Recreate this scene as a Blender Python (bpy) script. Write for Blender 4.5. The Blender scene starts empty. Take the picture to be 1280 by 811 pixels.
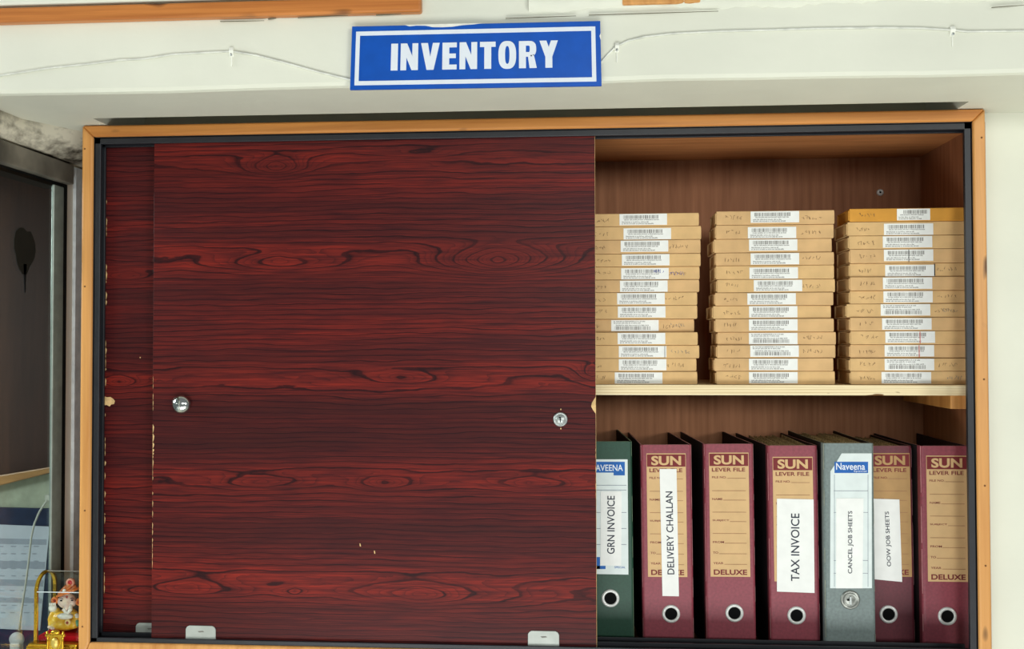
import bpy, bmesh, math, random
from mathutils import Vector, Matrix

SC = bpy.context.scene
COL = SC.collection
rnd = random.Random(7)

# ------------------------------------------------------------------ camera
FPX, D, H = 1210.0, 1.305, 1.70          # focal length in px of 1280, distance to cabinet front, eye height
YAW, PITCH, ROLL = 0.07081, 0.0217, -0.00199
cy, sy, cp, sp = math.cos(YAW), math.sin(YAW), math.cos(PITCH), math.sin(PITCH)
FWD = Vector((-sy*cp, cy*cp, sp))
RIGHT0 = Vector((cy, sy, 0))
UP0 = RIGHT0.cross(FWD)
RIGHT = RIGHT0*math.cos(ROLL) + UP0*math.sin(ROLL)
UP = UP0*math.cos(ROLL) - RIGHT0*math.sin(ROLL)
CAMPOS = Vector((0, -D, H))
cam_d = bpy.data.cameras.new('camera')
cam = bpy.data.objects.new('camera', cam_d)
COL.objects.link(cam)
cam_d.sensor_width = 36.0
cam_d.lens = FPX*36.0/1280.0
cam_d.clip_start = 0.02
M = Matrix((RIGHT, UP, -FWD)).transposed().to_4x4()
M.translation = CAMPOS
cam.matrix_world = M
SC.camera = cam

# ------------------------------------------------------------------ light and exposure
SC.view_settings.view_transform = 'Standard'
SC.view_settings.look = 'None'
SC.view_settings.gamma = 1.0
SC.view_settings.use_curve_mapping = False
SC.view_settings.exposure = -0.06
world = bpy.data.worlds.new('world')
SC.world = world
world.use_nodes = True
wb = world.node_tree.nodes['Background']
wb.inputs[0].default_value = (0.92, 0.99, 1.0, 1)
wb.inputs[1].default_value = 0.25


def area(name, loc, target, sx, sz, power, color):
    l = bpy.data.lights.new(name, 'AREA')
    l.shape = 'RECTANGLE'
    l.size, l.size_y = sx, sz
    l.energy = power
    l.color = color
    o = bpy.data.objects.new(name, l)
    o.location = loc
    o.rotation_euler = (Vector(target) - Vector(loc)).to_track_quat('-Z', 'Y').to_euler()
    COL.objects.link(o)
    return o


area('window_light', (3.7, -4.5, H + 0.56), (0.0, 0.1, H), 1.2, 0.8, 94, (0.98, 1.0, 0.94))
area('room_light', (0.6, -4.6, H + 0.55), (-0.2, 0.1, H), 1.6, 0.6, 36, (0.95, 1.0, 0.97))
area('desk_bounce', (-0.1, -1.75, H - 1.5), (-0.1, -0.1, H+.35), 2.4, 1.2, 54, (0.97, 1.0, 0.98))

area('side_room_fill', (-2.1, -0.3, H + 0.5), (-1.2, 0.7, H - 0.2), 0.6, 0.6, 46, (0.92, 0.97, 1.0))  # added unseen fill, brightens the sheet and boards behind the glass


# ------------------------------------------------------------------ helpers
def ray(px, py):
    return FWD*FPX + RIGHT*(px - 640) + UP*(405.5 - py)


def at(px, py, Y):
    d = ray(px, py)
    return CAMPOS + d*((D + Y)/d.y)


def atx(px, py, X):
    d = ray(px, py)
    return CAMPOS + d*(X/d.x)


def atz(px, py, Z):
    d = ray(px, py)
    return CAMPOS + d*((Z - H)/d.z)


def lin(c):
    return tuple((v/255/12.92 if v/255 <= 0.04045 else ((v/255 + 0.055)/1.055)**2.4) for v in c) + (1,)


class NT:
    """small node-graph helper"""
    def __init__(s, name):
        s.mat = bpy.data.materials.new(name)
        s.mat.use_nodes = True
        s.t = s.mat.node_tree
        s.bsdf = s.t.nodes['Principled BSDF']

    def n(s, typ, **k):
        o = s.t.nodes.new(typ)
        for a, b in k.items():
            setattr(o, a, b)
        return o

    def link(s, a, b):
        s.t.links.new(a, b)

    def m(s, op, a, b=None, c=None, clamp=False):
        o = s.n('ShaderNodeMath', operation=op, use_clamp=clamp)
        for i, v in enumerate((a, b, c)):
            if v is None:
                continue
            if isinstance(v, (int, float)):
                o.inputs[i].default_value = v
            else:
                s.link(v, o.inputs[i])
        return o.outputs[0]

    def coords(s, scale=(1, 1, 1), loc=(0, 0, 0)):
        tc = s.n('ShaderNodeTexCoord')
        mp = s.n('ShaderNodeMapping')
        mp.inputs['Scale'].default_value = scale
        mp.inputs['Location'].default_value = loc
        s.link(tc.outputs['Object'], mp.inputs[0])
        return mp.outputs[0]

    def noise(s, scale, sc=1.0, detail=2.0, loc=(0, 0, 0), rough=0.5, dist=0.0):
        nz = s.n('ShaderNodeTexNoise')
        nz.inputs['Scale'].default_value = sc
        nz.inputs['Detail'].default_value = detail
        nz.inputs['Roughness'].default_value = rough
        nz.inputs['Distortion'].default_value = dist
        s.link(s.coords(scale, loc), nz.inputs['Vector'])
        return nz.outputs[0]

    def ramp(s, fac, stops):
        r = s.n('ShaderNodeValToRGB')
        e = r.color_ramp.elements
        while len(e) < len(stops):
            e.new(0.5)
        for k, (p, c) in zip(e, stops):
            k.position = p
            k.color = lin(c) if len(c) == 3 else c
        s.link(fac, r.inputs[0])
        return r.outputs[0]

    def mix(s, fac, a, b, mode='MIX'):
        o = s.n('ShaderNodeMix', data_type='RGBA', blend_type=mode)
        for i, v in ((0, fac), (6, a), (7, b)):
            if isinstance(v, (int, float)):
                o.inputs[i].default_value = v
            elif isinstance(v, tuple):
                o.inputs[i].default_value = lin(v) if len(v) == 3 else v
            else:
                s.link(v, o.inputs[i])
        return o.outputs[2]

    def base(s, v, rough=0.5, spec=0.5, metal=0.0):
        if isinstance(v, tuple):
            s.bsdf.inputs['Base Color'].default_value = lin(v) if len(v) == 3 else v
        else:
            s.link(v, s.bsdf.inputs['Base Color'])
        s.bsdf.inputs['Roughness'].default_value = rough
        s.bsdf.inputs['Specular IOR Level'].default_value = spec
        s.bsdf.inputs['Metallic'].default_value = metal
        return s

    def bump(s, h, strength=0.2, dist=0.001):
        b = s.n('ShaderNodeBump')
        b.inputs['Strength'].default_value = strength
        b.inputs['Distance'].default_value = dist
        s.link(h, b.inputs['Height'])
        s.link(b.outputs[0], s.bsdf.inputs['Normal'])
        return s


def plain(name, c, rough=0.5, spec=0.4, metal=0.0, var=0.06, sc=60.0):
    """one colour with a faint procedural mottling"""
    g = NT(name)
    f = g.noise((sc, sc, sc), 1.0, 3.0)
    d = tuple(max(0, v*(1 - var)) for v in c)
    l = tuple(min(255, v*(1 + var)) for v in c)
    g.base(g.ramp(f, [(0.3, d), (0.7, l)]), rough, spec, metal)
    return g.mat


def painted(name, c, dirt=None):
    g = NT(name)
    f = g.noise((5, 5, 5), 1.0, 4.0)
    col = g.ramp(f, [(0.3, tuple(v*0.97 for v in c)), (0.7, tuple(min(255, v*1.02) for v in c))])
    if dirt:
        n1 = g.noise((14, 9, 14), 1.0, 5.0, (3.1, 0, 0), 0.65)
        mk = g.ramp(n1, [(0.42, (0, 0, 0)), (0.58, (255, 255, 255))])
        col = g.mix(mk, col, dirt)
    g.base(col, 0.6, 0.25)
    h = g.noise((45, 45, 45), 1.0, 4.0)
    h2 = g.noise((9, 4, 16), 1.0, 3.0)
    g.bump(g.m('ADD', h, g.m('MULTIPLY', h2, 2.5)), 0.25, 0.002)
    return g.mat


def timber(name, c, c2, axis, knots=True):
    """honey coloured varnished timber with the grain along axis"""
    sc = {'x': (3, 90, 90), 'z': (90, 90, 3), 'y': (90, 3, 90)}[axis]
    sk = {'x': (14, 40, 40), 'z': (40, 40, 14), 'y': (40, 14, 40)}[axis]
    g = NT(name)
    f = g.noise(sc, 1.0, 4.0, (1.3, 2.1, 0.4), 0.6, 0.4)
    col = g.ramp(f, [(0.25, c2), (0.55, c), (0.8, tuple(min(255, v*1.1) for v in c))])
    if knots:
        k = g.noise(sk, 1.0, 1.0, (5.2, 0.3, 7.7))
        col = g.mix(g.ramp(k, [(0.70, (0, 0, 0)), (0.78, (255, 255, 255))]), col, tuple(v*0.55 for v in c2))
    g.base(col, 0.38, 0.45)
    g.bump(f, 0.1, 0.001)
    return g.mat


def plywood(name, c, c2, axis='z'):
    sc = {'z': (120, 120, 6), 'x': (6, 120, 120)}[axis]
    g = NT(name)
    f = g.noise(sc, 1.0, 4.0, (0.3, 0, 0), 0.6)
    b = g.noise((7, 7, 2.5), 1.0, 3.0, (4.0, 0, 1))
    col = g.ramp(f, [(0.3, c2), (0.65, c)])
    col = g.mix(g.m('MULTIPLY', b, 0.6), col, tuple(v*0.75 for v in c))
    g.base(col, 0.6, 0.25)
    return g.mat


class MB:
    """collects shapes and links them as one mesh object"""
    def __init__(s):
        s.v, s.f, s.mi, s.sm, s.mats = [], [], [], [], []

    def idx(s, m):
        if m not in s.mats:
            s.mats.append(m)
        return s.mats.index(m)

    def add(s, vs, fs, mat, smooth=False):
        b = len(s.v)
        s.v += [Vector(p) for p in vs]
        k = s.idx(mat)
        for f in fs:
            s.f.append([b + i for i in f])
            s.mi.append(k)
            s.sm.append(smooth)

    def addbm(s, bm, mat, smooth=False):
        bm.verts.ensure_lookup_table()
        bm.verts.index_update()
        s.add([v.co.copy() for v in bm.verts], [[v.index for v in f.verts] for f in bm.faces], mat, smooth)
        bm.free()

    def box(s, lo, hi, mat, bevel=0.0, seg=2, M=None):
        bm = bmesh.new()
        bmesh.ops.create_cube(bm, size=1.0)
        lo, hi = Vector(lo), Vector(hi)
        for v in bm.verts:
            v.co = Vector((lo[i] + (v.co[i] + 0.5)*(hi[i] - lo[i]) for i in range(3)))
        if bevel:
            bmesh.ops.bevel(bm, geom=bm.edges[:], offset=bevel, segments=seg, profile=0.5, affect='EDGES')
        if M is not None:
            bm.transform(M)
        s.addbm(bm, mat)

    def prism(s, loop, off, mat, bevel=0.0, seg=2):
        """solid from a planar loop of points extruded by off"""
        loop = [Vector(p) for p in loop]
        off = Vector(off)
        bm = bmesh.new()
        a = [bm.verts.new(p) for p in loop]
        b = [bm.verts.new(p + off) for p in loop]
        bm.faces.new(a)
        bm.faces.new(b[::-1])
        n = len(a)
        for i in range(n):
            bm.faces.new((a[i], b[i], b[(i+1) % n], a[(i+1) % n]))
        bmesh.ops.recalc_face_normals(bm, faces=bm.faces[:])
        if bevel:
            bmesh.ops.bevel(bm, geom=bm.edges[:], offset=bevel, segments=seg, profile=0.5, affect='EDGES')
        s.addbm(bm, mat)

    def tube(s, pts, r, mat, n=8, closed=False):
        pts = [Vector(p) for p in pts]
        N = len(pts)
        rr = r if isinstance(r, (list, tuple)) else [r]*N
        vs, fs = [], []
        ref = None
        for i, p in enumerate(pts):
            a = pts[(i-1) % N] if (closed or i > 0) else p
            b = pts[(i+1) % N] if (closed or i < N-1) else p
            t = (b - a).normalized()
            if ref is None:
                ref = t.orthogonal().normalized()
            u = (ref - t*ref.dot(t)).normalized()
            ref = u
            w = t.cross(u)
            for k in range(n):
                an = 2*math.pi*k/n
                vs.append(p + (u*math.cos(an) + w*math.sin(an))*rr[i])
        for i in range(N if closed else N-1):
            j = (i+1) % N
            for k in range(n):
                fs.append((i*n+k, i*n+(k+1) % n, j*n+(k+1) % n, j*n+k))
        if not closed:
            fs.append(tuple(range(n))[::-1])
            fs.append(tuple((N-1)*n+k for k in range(n)))
        s.add(vs, fs, mat, True)

    def ball(s, c, r, mat, seg=16, M=None):
        bm = bmesh.new()
        bmesh.ops.create_uvsphere(bm, u_segments=seg, v_segments=max(6, seg//2), radius=1.0)
        r = (r, r, r) if isinstance(r, (int, float)) else r
        for v in bm.verts:
            v.co = Vector((v.co.x*r[0], v.co.y*r[1], v.co.z*r[2]))
        if M is not None:
            bm.transform(M)
        bmesh.ops.translate(bm, verts=bm.verts[:], vec=Vector(c))
        s.addbm(bm, mat, True)

    def lathe(s, c, prof, mat, n=32, axis='y', smooth=True):
        """prof: list of (radius, distance along axis); axis y points to -Y (towards the room)"""
        c = Vector(c)
        vs, fs = [], []
        for (r, h) in prof:
            for k in range(n):
                an = 2*math.pi*k/n
                if axis == 'y':
                    vs.append(c + Vector((r*math.cos(an), -h, r*math.sin(an))))
                else:
                    vs.append(c + Vector((r*math.cos(an), r*math.sin(an), h)))
        for i in range(len(prof)-1):
            for k in range(n):
                fs.append((i*n+k, i*n+(k+1) % n, (i+1)*n+(k+1) % n, (i+1)*n+k))
        s.add(vs, fs, mat, smooth)

    def quad(s, a, b, c, d, mat):
        s.add([a, b, c, d], [(0, 1, 2, 3)], mat)

    def text(s, string, o, U, V, w, h, mat, bold=0.0, lift=0.0002):
        """flat lettering filling w x h from its lower left corner o along U and V"""
        vs, fs = glyphs(string, bold)
        x0 = min(v[0] for v in vs); x1 = max(v[0] for v in vs)
        y0 = min(v[1] for v in vs); y1 = max(v[1] for v in vs)
        U, V, o = Vector(U), Vector(V), Vector(o)
        N = U.cross(V).normalized()*lift
        s.add([o + N + U*((v[0]-x0)/(x1-x0)*w) + V*((v[1]-y0)/(y1-y0)*h) for v in vs], fs, mat)

    def build(s, name, parent=None, org=None):
        org = Vector(org) if org is not None else (Vector(parent['org']) if parent is not None and 'org' in parent else Vector((0, 0, 0)))
        me = bpy.data.meshes.new(name)
        me.from_pydata([v - org for v in s.v], [], s.f)
        for m in s.mats:
            me.materials.append(m)
        me.polygons.foreach_set('material_index', s.mi)
        me.polygons.foreach_set('use_smooth', s.sm)
        me.update()
        o = bpy.data.objects.new(name, me)
        COL.objects.link(o)
        if parent is not None:
            o.parent = parent
            ORG[o.name] = org
        else:
            o.location = org
        return o


ORG = {}
_glyphs = {}


def glyphs(string, bold):
    key = (string, bold)
    if key not in _glyphs:
        cu = bpy.data.curves.new('lettering', 'FONT')
        cu.body = string
        cu.offset = bold
        cu.resolution_u = 4
        ob = bpy.data.objects.new('lettering', cu)
        COL.objects.link(ob)
        dg = bpy.context.evaluated_depsgraph_get()
        me = ob.evaluated_get(dg).to_mesh()
        _glyphs[key] = ([tuple(v.co) for v in me.vertices], [list(p.vertices) for p in me.polygons])
        ob.evaluated_get(dg).to_mesh_clear()
        bpy.data.objects.remove(ob)
        bpy.data.curves.remove(cu)
    return _glyphs[key]


ORIGIN = {}


def thing(name, loc, label, cat, group=None):
    o = bpy.data.objects.new(name, None)
    o.empty_display_size = 0.05
    COL.objects.link(o)
    o.location = loc
    ORIGIN[o] = Vector(loc)
    return tag(o, label, cat, group)


def tag(o, label, cat, group=None):
    o['label'] = label
    o['category'] = cat
    if group:
        o['group'] = group
    return o


def part(mb, name, parent, org=None):
    """a part of a thing: mesh given in world points unless org is zero"""
    return mb.build(name, parent, org)


def struct(mb, name):
    o = mb.build(name)
    o['kind'] = 'structure'
    return o


# ------------------------------------------------------------------ materials
M_wall = painted('cream_wall_paint', (222, 222, 206))
M_dirty = painted('stained_plaster', (214, 208, 188), (62, 54, 42))
M_floor = plain('floor_tile', (196, 198, 196), 0.4)
M_wood_h = timber('honey_timber_level', (204, 136, 68), (172, 104, 46), 'x')
M_wood_v = timber('honey_timber_upright', (206, 147, 82), (182, 118, 56), 'z')
M_batten = timber('orange_timber_batten', (196, 122, 58), (160, 88, 34), 'x')
M_track = plain('black_anodised_track', (36, 37, 42), 0.4, 0.4, 0.0)
M_ply = plywood('brown_plywood', (180, 122, 86), (146, 94, 62))
M_plytop = plywood('brown_plywood_level', (206, 138, 84), (168, 106, 60), 'x')
M_kraft = plain('kraft_card', (209, 172, 121), 0.75, 0.15, 0, 0.04, 40)
M_kraft2 = plain('kraft_card_pinkish', (206, 168, 120), 0.75, 0.15, 0, 0.05, 30)
M_orange = plain('orange_kraft_card', (205, 146, 62), 0.7, 0.15, 0, 0.05, 30)
M_paper = plain('white_sticker_paper', (232, 232, 228), 0.6, 0.2, 0, 0.015)
M_ink = plain('black_print', (124, 121, 117), 0.7, 0.1)
M_black = plain('black_text', (28, 28, 34), 0.6, 0.2)
M_title = plain('slate_title_print', (50, 54, 66), 0.6, 0.2)
M_pencil = plain('pencil_grey', (124, 96, 70), 0.7, 0.1)
M_blueink = plain('blue_ink', (70, 84, 170), 0.6, 0.1)
M_redink = plain('red_ink', (205, 70, 60), 0.6, 0.1)
M_sign = plain('sign_blue', (8, 78, 172), 0.3, 0.4, 0, 0.03)
M_white = plain('sign_white', (220, 225, 232), 0.35, 0.4, 0, 0.01)
M_chrome = plain('chrome', (205, 208, 205), 0.12, 0.5, 1.0, 0.02)
M_steel = plain('brushed_steel', (178, 182, 180), 0.4, 0.5, 0.75, 0.05, 25)
M_steel_d = plain('tarnished_steel', (140, 142, 136), 0.35, 0.5, 0.7, 0.1, 90)
M_hole = plain('dark_hole', (10, 10, 10), 0.8, 0.1)
M_chip = plain('bare_chipboard', (212, 176, 124), 0.8, 0.1, 0, 0.12, 120)
M_alu = plain('aluminium_grey_green', (140, 150, 142), 0.35, 0.5, 0.3)
M_gasket = plain('black_rubber', (14, 16, 17), 0.6, 0.2)
M_reveal = painted('grey_beige_reveal', (226, 220, 206))
M_reveal2 = plain('grey_channel', (214, 220, 222), 0.4, 0.4)
M_gold = plain('gold_plastic', (214, 168, 52), 0.22, 0.5, 0.85, 0.06, 50)
M_red = plain('red_velvet', (186, 14, 30), 0.85, 0.1)


def cover_mat(name, c):
    g = NT(name)
    f = g.noise((260, 260, 260), 1.0, 3.0)
    w = g.noise((30, 30, 9), 1.0, 5.0, (2, 1, 0), 0.65)
    col = g.ramp(f, [(0.3, tuple(v*0.93 for v in c)), (0.7, tuple(min(255, v*1.06) for v in c))])
    col = g.mix(g.ramp(w, [(0.62, (0, 0, 0)), (0.85, (120, 120, 120))]), col, tuple(min(255, v*1.35 + 22) for v in c))
    g.base(col, 0.42, 0.4)
    g.bump(f, 0.12, 0.0006)
    return g.mat


M_maroon = cover_mat('maroon_file_cloth', (134, 60, 71))
M_green = cover_mat('green_file_cloth', (32, 68, 52))
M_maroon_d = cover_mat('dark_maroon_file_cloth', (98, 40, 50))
M_tan_d = plain('dark_tan_label_paper', (176, 138, 90), 0.55, 0.25, 0, 0.03)  # darker tan, used for one spine label
M_grey = cover_mat('grey_file_cloth', (112, 124, 122))
M_cboard = plain('black_file_board', (30, 26, 28), 0.6, 0.2, 0, 0.1)
M_board = plain('dark_file_board', (58, 42, 38), 0.8, 0.1)
M_edge_m = plain('worn_maroon_edge', (196, 140, 142), 0.6, 0.2, 0, 0.1)
M_edge_g = plain('worn_green_edge', (130, 150, 124), 0.6, 0.2, 0, 0.1)
M_edge_y = plain('worn_grey_edge', (156, 158, 140), 0.6, 0.2, 0, 0.15)
M_tan = plain('tan_label_paper', (206, 170, 122), 0.55, 0.25, 0, 0.02)
M_mprint = plain('maroon_print', (118, 44, 46), 0.55, 0.2, 0, 0.03)
M_ruled = plain('brown_rule', (160, 118, 84), 0.55, 0.2)
M_bprint = plain('blue_print', (22, 92, 168), 0.5, 0.3)
M_lsheet = plain('pale_label_sheet', (214, 222, 220), 0.5, 0.3, 0, 0.02)
M_ringw = plain('white_metal_ring', (214, 214, 210), 0.3, 0.5, 0.2)
M_paperedge = plain('paper_edges', (176, 160, 128), 0.9, 0.1, 0, 0.3, 300)


def rosewood(name, rows, eyes, seed, org):
    g = NT(name)
    co = g.coords()
    sep = g.n('ShaderNodeSeparateXYZ')
    g.link(co, sep.inputs[0])
    X, Z = sep.outputs[0], sep.outputs[2]
    # slow waviness of the grain
    n1 = g.noise((4.2, 1, 17), 1.0, 2.0, (seed, 0, seed*1.7))
    n2 = g.noise((16, 1, 60), 1.0, 3.0, (seed*2.1, 0, 0.4))
    f = Z
    for (zi, w, k) in rows:
        th = g.m('TANH', g.m('MULTIPLY', g.m('SUBTRACT', Z, zi), 1.0/w))
        f = g.m('MULTIPLY_ADD', th, -k*w, f)
    for (xi, zi, sx, sz, a) in eyes:
        dx = g.m('ABSOLUTE', g.m('MULTIPLY', g.m('SUBTRACT', X, xi), 1.0/sx))
        dx = g.m('POWER', dx, 1.4)
        dz = g.m('MULTIPLY', g.m('SUBTRACT', Z, zi), 1.0/sz)
        e = g.m('MULTIPLY_ADD', dz, dz, dx)
        e = g.m('EXPONENT', g.m('MULTIPLY', e, -1.0))
        f = g.m('MULTIPLY_ADD', e, a, f)
    f = g.m('MULTIPLY_ADD', n1, 0.015, f)
    f = g.m('MULTIPLY_ADD', n2, 0.0065, f)
    t = g.m('FRACT', g.m('MULTIPLY', f, 1.0/0.0070))
    line = g.ramp(t, [(0.0, (60, 60, 60, 1)), (0.04, (0.0, 0.0, 0.0, 1)), (0.66, (0.04, 0.04, 0.04, 1)), (0.84, (0.4, 0.4, 0.4, 1)), (0.90, (1, 1, 1, 1)), (1.0, (0.6, 0.6, 0.6, 1))])
    g.t.nodes[-1].color_ramp.elements[0].color = (0.5, 0.5, 0.5, 1)
    t2 = g.m('FRACT', g.m('MULTIPLY', f, 3.0/0.0070))
    line2 = g.m('POWER', t2, 4.0)
    amp = g.noise((5, 1, 34), 1.0, 3.0, (seed*3.3, 0, 2.2))
    line = g.m('MULTIPLY', line, g.m('MULTIPLY_ADD', amp, 2.6, -0.35, True), None, True)
    band = g.noise((0.9, 1, 26), 1.0, 3.0, (seed*0.7, 0, 5.0))
    fine = g.noise((9, 1, 620), 1.0, 3.0, (0, 0, seed), 0.7)
    fine2 = g.noise((14, 1, 230), 1.0, 2.0, (3, 0, seed), 0.6)
    warm = g.ramp(band, [(0.30, (72, 28, 26)), (0.50, (96, 32, 29)), (0.72, (140, 40, 30))])
    if rows:
        near = None
        for (zi, w, k) in rows:
            q = g.m('MULTIPLY', g.m('SUBTRACT', Z, zi), 1.0/(w*1.5))
            q = g.m('EXPONENT', g.m('MULTIPLY', g.m('MULTIPLY', q, q), -1.0))
            q = g.m('MULTIPLY', q, k)
            near = q if near is None else g.m('ADD', near, q)
        warm = g.mix(g.m('MULTIPLY', g.m('MULTIPLY', near, 0.75), g.m('MULTIPLY_ADD', band, 1.2, 0.2), None, True), warm, (156, 44, 31))
    warm = g.mix(g.m('MULTIPLY_ADD', fine, 2.1, -0.70, True), warm, (50, 20, 22))
    warm = g.mix(g.m('MULTIPLY_ADD', fine2, 2.2, -0.92, True), warm, (52, 20, 24))
    warm = g.mix(g.m('MULTIPLY', line2, 0.6), warm, (48, 19, 22))
    col = g.mix(g.m('MULTIPLY', line, 0.96), warm, (30, 13, 17))
    g.base(col, 0.38, 0.14)
    return g.mat


# ------------------------------------------------------------------ the setting
ZT = H + 0.30959                        # top of the cabinet frame
XL, XR = -0.69687, 0.53106              # outer sides of the cabinet frame
YBM = -0.165                            # face of the beam, which stands out over the cabinet
YSL = -0.0360                           # its back arris: a dark slot opens between it and the cabinet
pb = [at(px, py, YBM) for px, py in ((0, 117), (430, 110), (860, 104), (1280, 88))]
ZS = sum(p.z for p in pb)/4             # underside of the beam
PL0 = atz(0, 143, ZS)
PL1 = atz(100, 164, ZS)
WX = atx(0, 176, PL0.x).x               # plane of the side wall with the window
ZH = atx(0, 176, WX).z                  # head of its frame
YWR = 0.030                             # plane of the wall beside the cabinet
print('ZS', ZS - H, 'WX', WX, 'PL', PL0, PL1, 'ZH', ZH - H, 'YWR', YWR)
ZLEDGE = H - 0.452

mb = MB()
mb.box((-3, -4, -0.02), (3, 1.6, 0), M_floor)
struct(mb, 'floor')

mb = MB()                                # dropped beam: face with slightly wavy lower arris, and its underside
xs = [-1.9 + 0.1*i for i in range(42)]
low = [ZS + 0.0009*math.sin(i*1.3) + rnd.uniform(-.0005, .0005) for i in range(42)]
n = len(xs)
v = []
for x, z in zip(xs, low):
    v += [(x, YBM, H+0.9), (x, YBM, z + 0.006), (x, YBM + 0.0016, z + 0.0016), (x, YBM + 0.006, z), (x, YSL, ZS), (x, YSL, H+0.9)]
fs = []
for i in range(n-1):
    for k in range(6):
        a, b = i*6+k, i*6+(k+1) % 6
        fs.append((a, b, b+6, a+6))
fs.append(tuple(range(6)))
fs.append(tuple((n-1)*6+k for k in range(6))[::-1])
mb.add(v, fs, M_wall)
mb.box((-1.9, YSL-0.001, ZS), (XL+0.035, 0.20, H+0.9), M_wall)
mb.box((XR-0.035, YSL-0.001, ZS), (2.2, 0.30, H+0.9), M_wall)
mb.box((XL+0.03, 0.12, ZS+0.004), (XR-0.03, 0.60, H+0.9), M_wall)
beam = struct(mb, 'ceiling_beam')

mb = MB()
mb.box((0.5415, YWR, 0), (2.2, YWR+0.25, ZS), M_wall)
struct(mb, 'wall_right')
mb = MB()
mb.box((-0.93, 0.47, 0), (0.564, 0.57, ZS), M_wall)
struct(mb, 'wall_back')
# ledge under the cabinet that also carries the ornament
mb = MB()
mb.box((WX, -0.03, ZLEDGE-0.03), (0.60, 0.19, ZLEDGE), M_wall, 0.004)
mb.box((WX, 0.19, ZLEDGE-0.03), (0.564, 0.47, ZLEDGE), M_wall)
struct(mb, 'trim_ledge')
mb = MB()
mb.box((WX, 0.0, 0), (0.564, 0.47, ZLEDGE-0.03), M_wall)
struct(mb, 'wall_lower')

# side wall with the window: jamb strips one after another towards the corner
YJ = [atx(px, 420, WX).y for px in (66, 78.5, 85, 93, 102)]
print('YJ', YJ)
mb = MB()
mb.box((WX-0.10, -0.9, 0), (WX, 0.47, ZLEDGE-0.03), M_wall)
mb.box((WX-0.10, -0.9, ZH), (WX-0.002, 0.47, ZS), M_dirty)
mb.box((WX-0.016, YJ[2], ZLEDGE-0.03), (WX-0.004, YJ[3], ZH), M_reveal)
mb.box((WX-0.016, YJ[3], ZLEDGE-0.03), (WX+0.001, 0.47, ZH), M_reveal2)
mb.box((WX-0.10, -0.9, ZLEDGE-0.03), (WX, -0.55, ZH), M_wall)
struct(mb, 'wall_left')

# rough stained plaster fillet over the window head
mb = MB()
N = 14
top, mid, bot = [], [], []
dirv = (PL1 - PL0)/(PL1.y - PL0.y)
for i in range(N):
    y = PL0.y - 0.35 + i*(0.70/(N-1))
    q = PL0 + dirv*(y - PL0.y)
    jx = rnd.uniform(-.003, .003)
    xt = max(q.x, WX + 0.012)
    top.append(Vector((xt + jx, y, ZS)))
    bot.append(Vector((WX + 0.010 + rnd.uniform(-.001, .002), y, ZH + 0.003)))
    mid.append((top[-1] + bot[-1])/2 + Vector((0.004 + rnd.uniform(-.003, .004), 0, 0)))
bk = [Vector((WX - 0.003, p.y, ZH + 0.003)) for p in bot]
v = top + mid + bot + bk
fs = []
for r in range(3):
    for i in range(N-1):
        a = r*N + i
        fs.append((a, a+1, a+N+1, a+N))
mb.add(v, fs, M_dirty, True)
struct(mb, 'trim_lintel')

# window in the side wall
win = bpy.data.objects.new('window_1', None)
COL.objects.link(win)
win['kind'] = 'structure'
M_frame_d = plain('weathered_grey_frame', (104, 100, 90), 0.5, 0.35, 0, 0.25, 18)
mb = MB()
mb.box((WX-0.03, -0.55, ZH-0.030), (WX+0.008, YJ[2], ZH), M_frame_d, 0.002)
mb.box((WX-0.03, -0.55, ZH-0.038), (WX-0.004, YJ[1], ZH-0.030), M_gasket)
part(mb, 'window_frame', win)
mb = MB()
mb.box((WX-0.0042, YJ[0], ZLEDGE-0.03), (WX+0.0004, YJ[1], ZH-0.036), M_alu, 0.0015)
part(mb, 'window_sash', win)
mb = MB()
mb.box((WX-0.008, YJ[1], ZLEDGE-0.03), (WX-0.003, YJ[2], ZH-0.030), M_gasket)
part(mb, 'gasket', win)
g = NT('window_glass')
tr = g.n('ShaderNodeBsdfTransparent'); tr.inputs[0].default_value = (0.86, 0.9, 0.88, 1)
gl = g.n('ShaderNodeBsdfGlossy'); gl.inputs['Roughness'].default_value = 0.04
lw = g.n('ShaderNodeLayerWeight'); lw.inputs[0].default_value = 0.5
fr = g.m('MULTIPLY_ADD', g.m('POWER', lw.outputs['Facing'], 5.0), 0.94, 0.045)
mx = g.n('ShaderNodeMixShader')
g.link(fr, mx.inputs[0]); g.link(tr.outputs[0], mx.inputs[1]); g.link(gl.outputs[0], mx.inputs[2])
g.link(mx.outputs[0], g.t.nodes['Material Output'].inputs[0])
M_glass = g.mat
mb = MB()
mb.box((WX-0.0036, -0.55, ZLEDGE-0.03), (WX-0.0014, YJ[0]+0.001, ZH-0.034), M_glass)
part(mb, 'pane', win)
mb = MB()                                # old splash of dark paint on the glass
c = atx(31, 312, WX-0.0012)
pts = []
for k in range(18):
    a = 2*math.pi*k/18
    r = 0.025*(1 + 0.08*math.sin(3*a+1) + rnd.uniform(-.10, .10))
    pts.append(c + Vector((0, r*1.05*math.cos(a), r*1.25*math.sin(a))))
mb.prism(pts, (0.0006, 0, 0), plain('dark_stain', (34, 32, 27), 0.8, 0.1))
mb.prism([c + Vector((0, -.004, -.02)), c + Vector((0, .004, -.02)), c + Vector((0, .002, -.06)), c + Vector((0, .0, -.06))], (0.0006, 0, 0), M_gasket)
part(mb, 'paint_stain', win)

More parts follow.
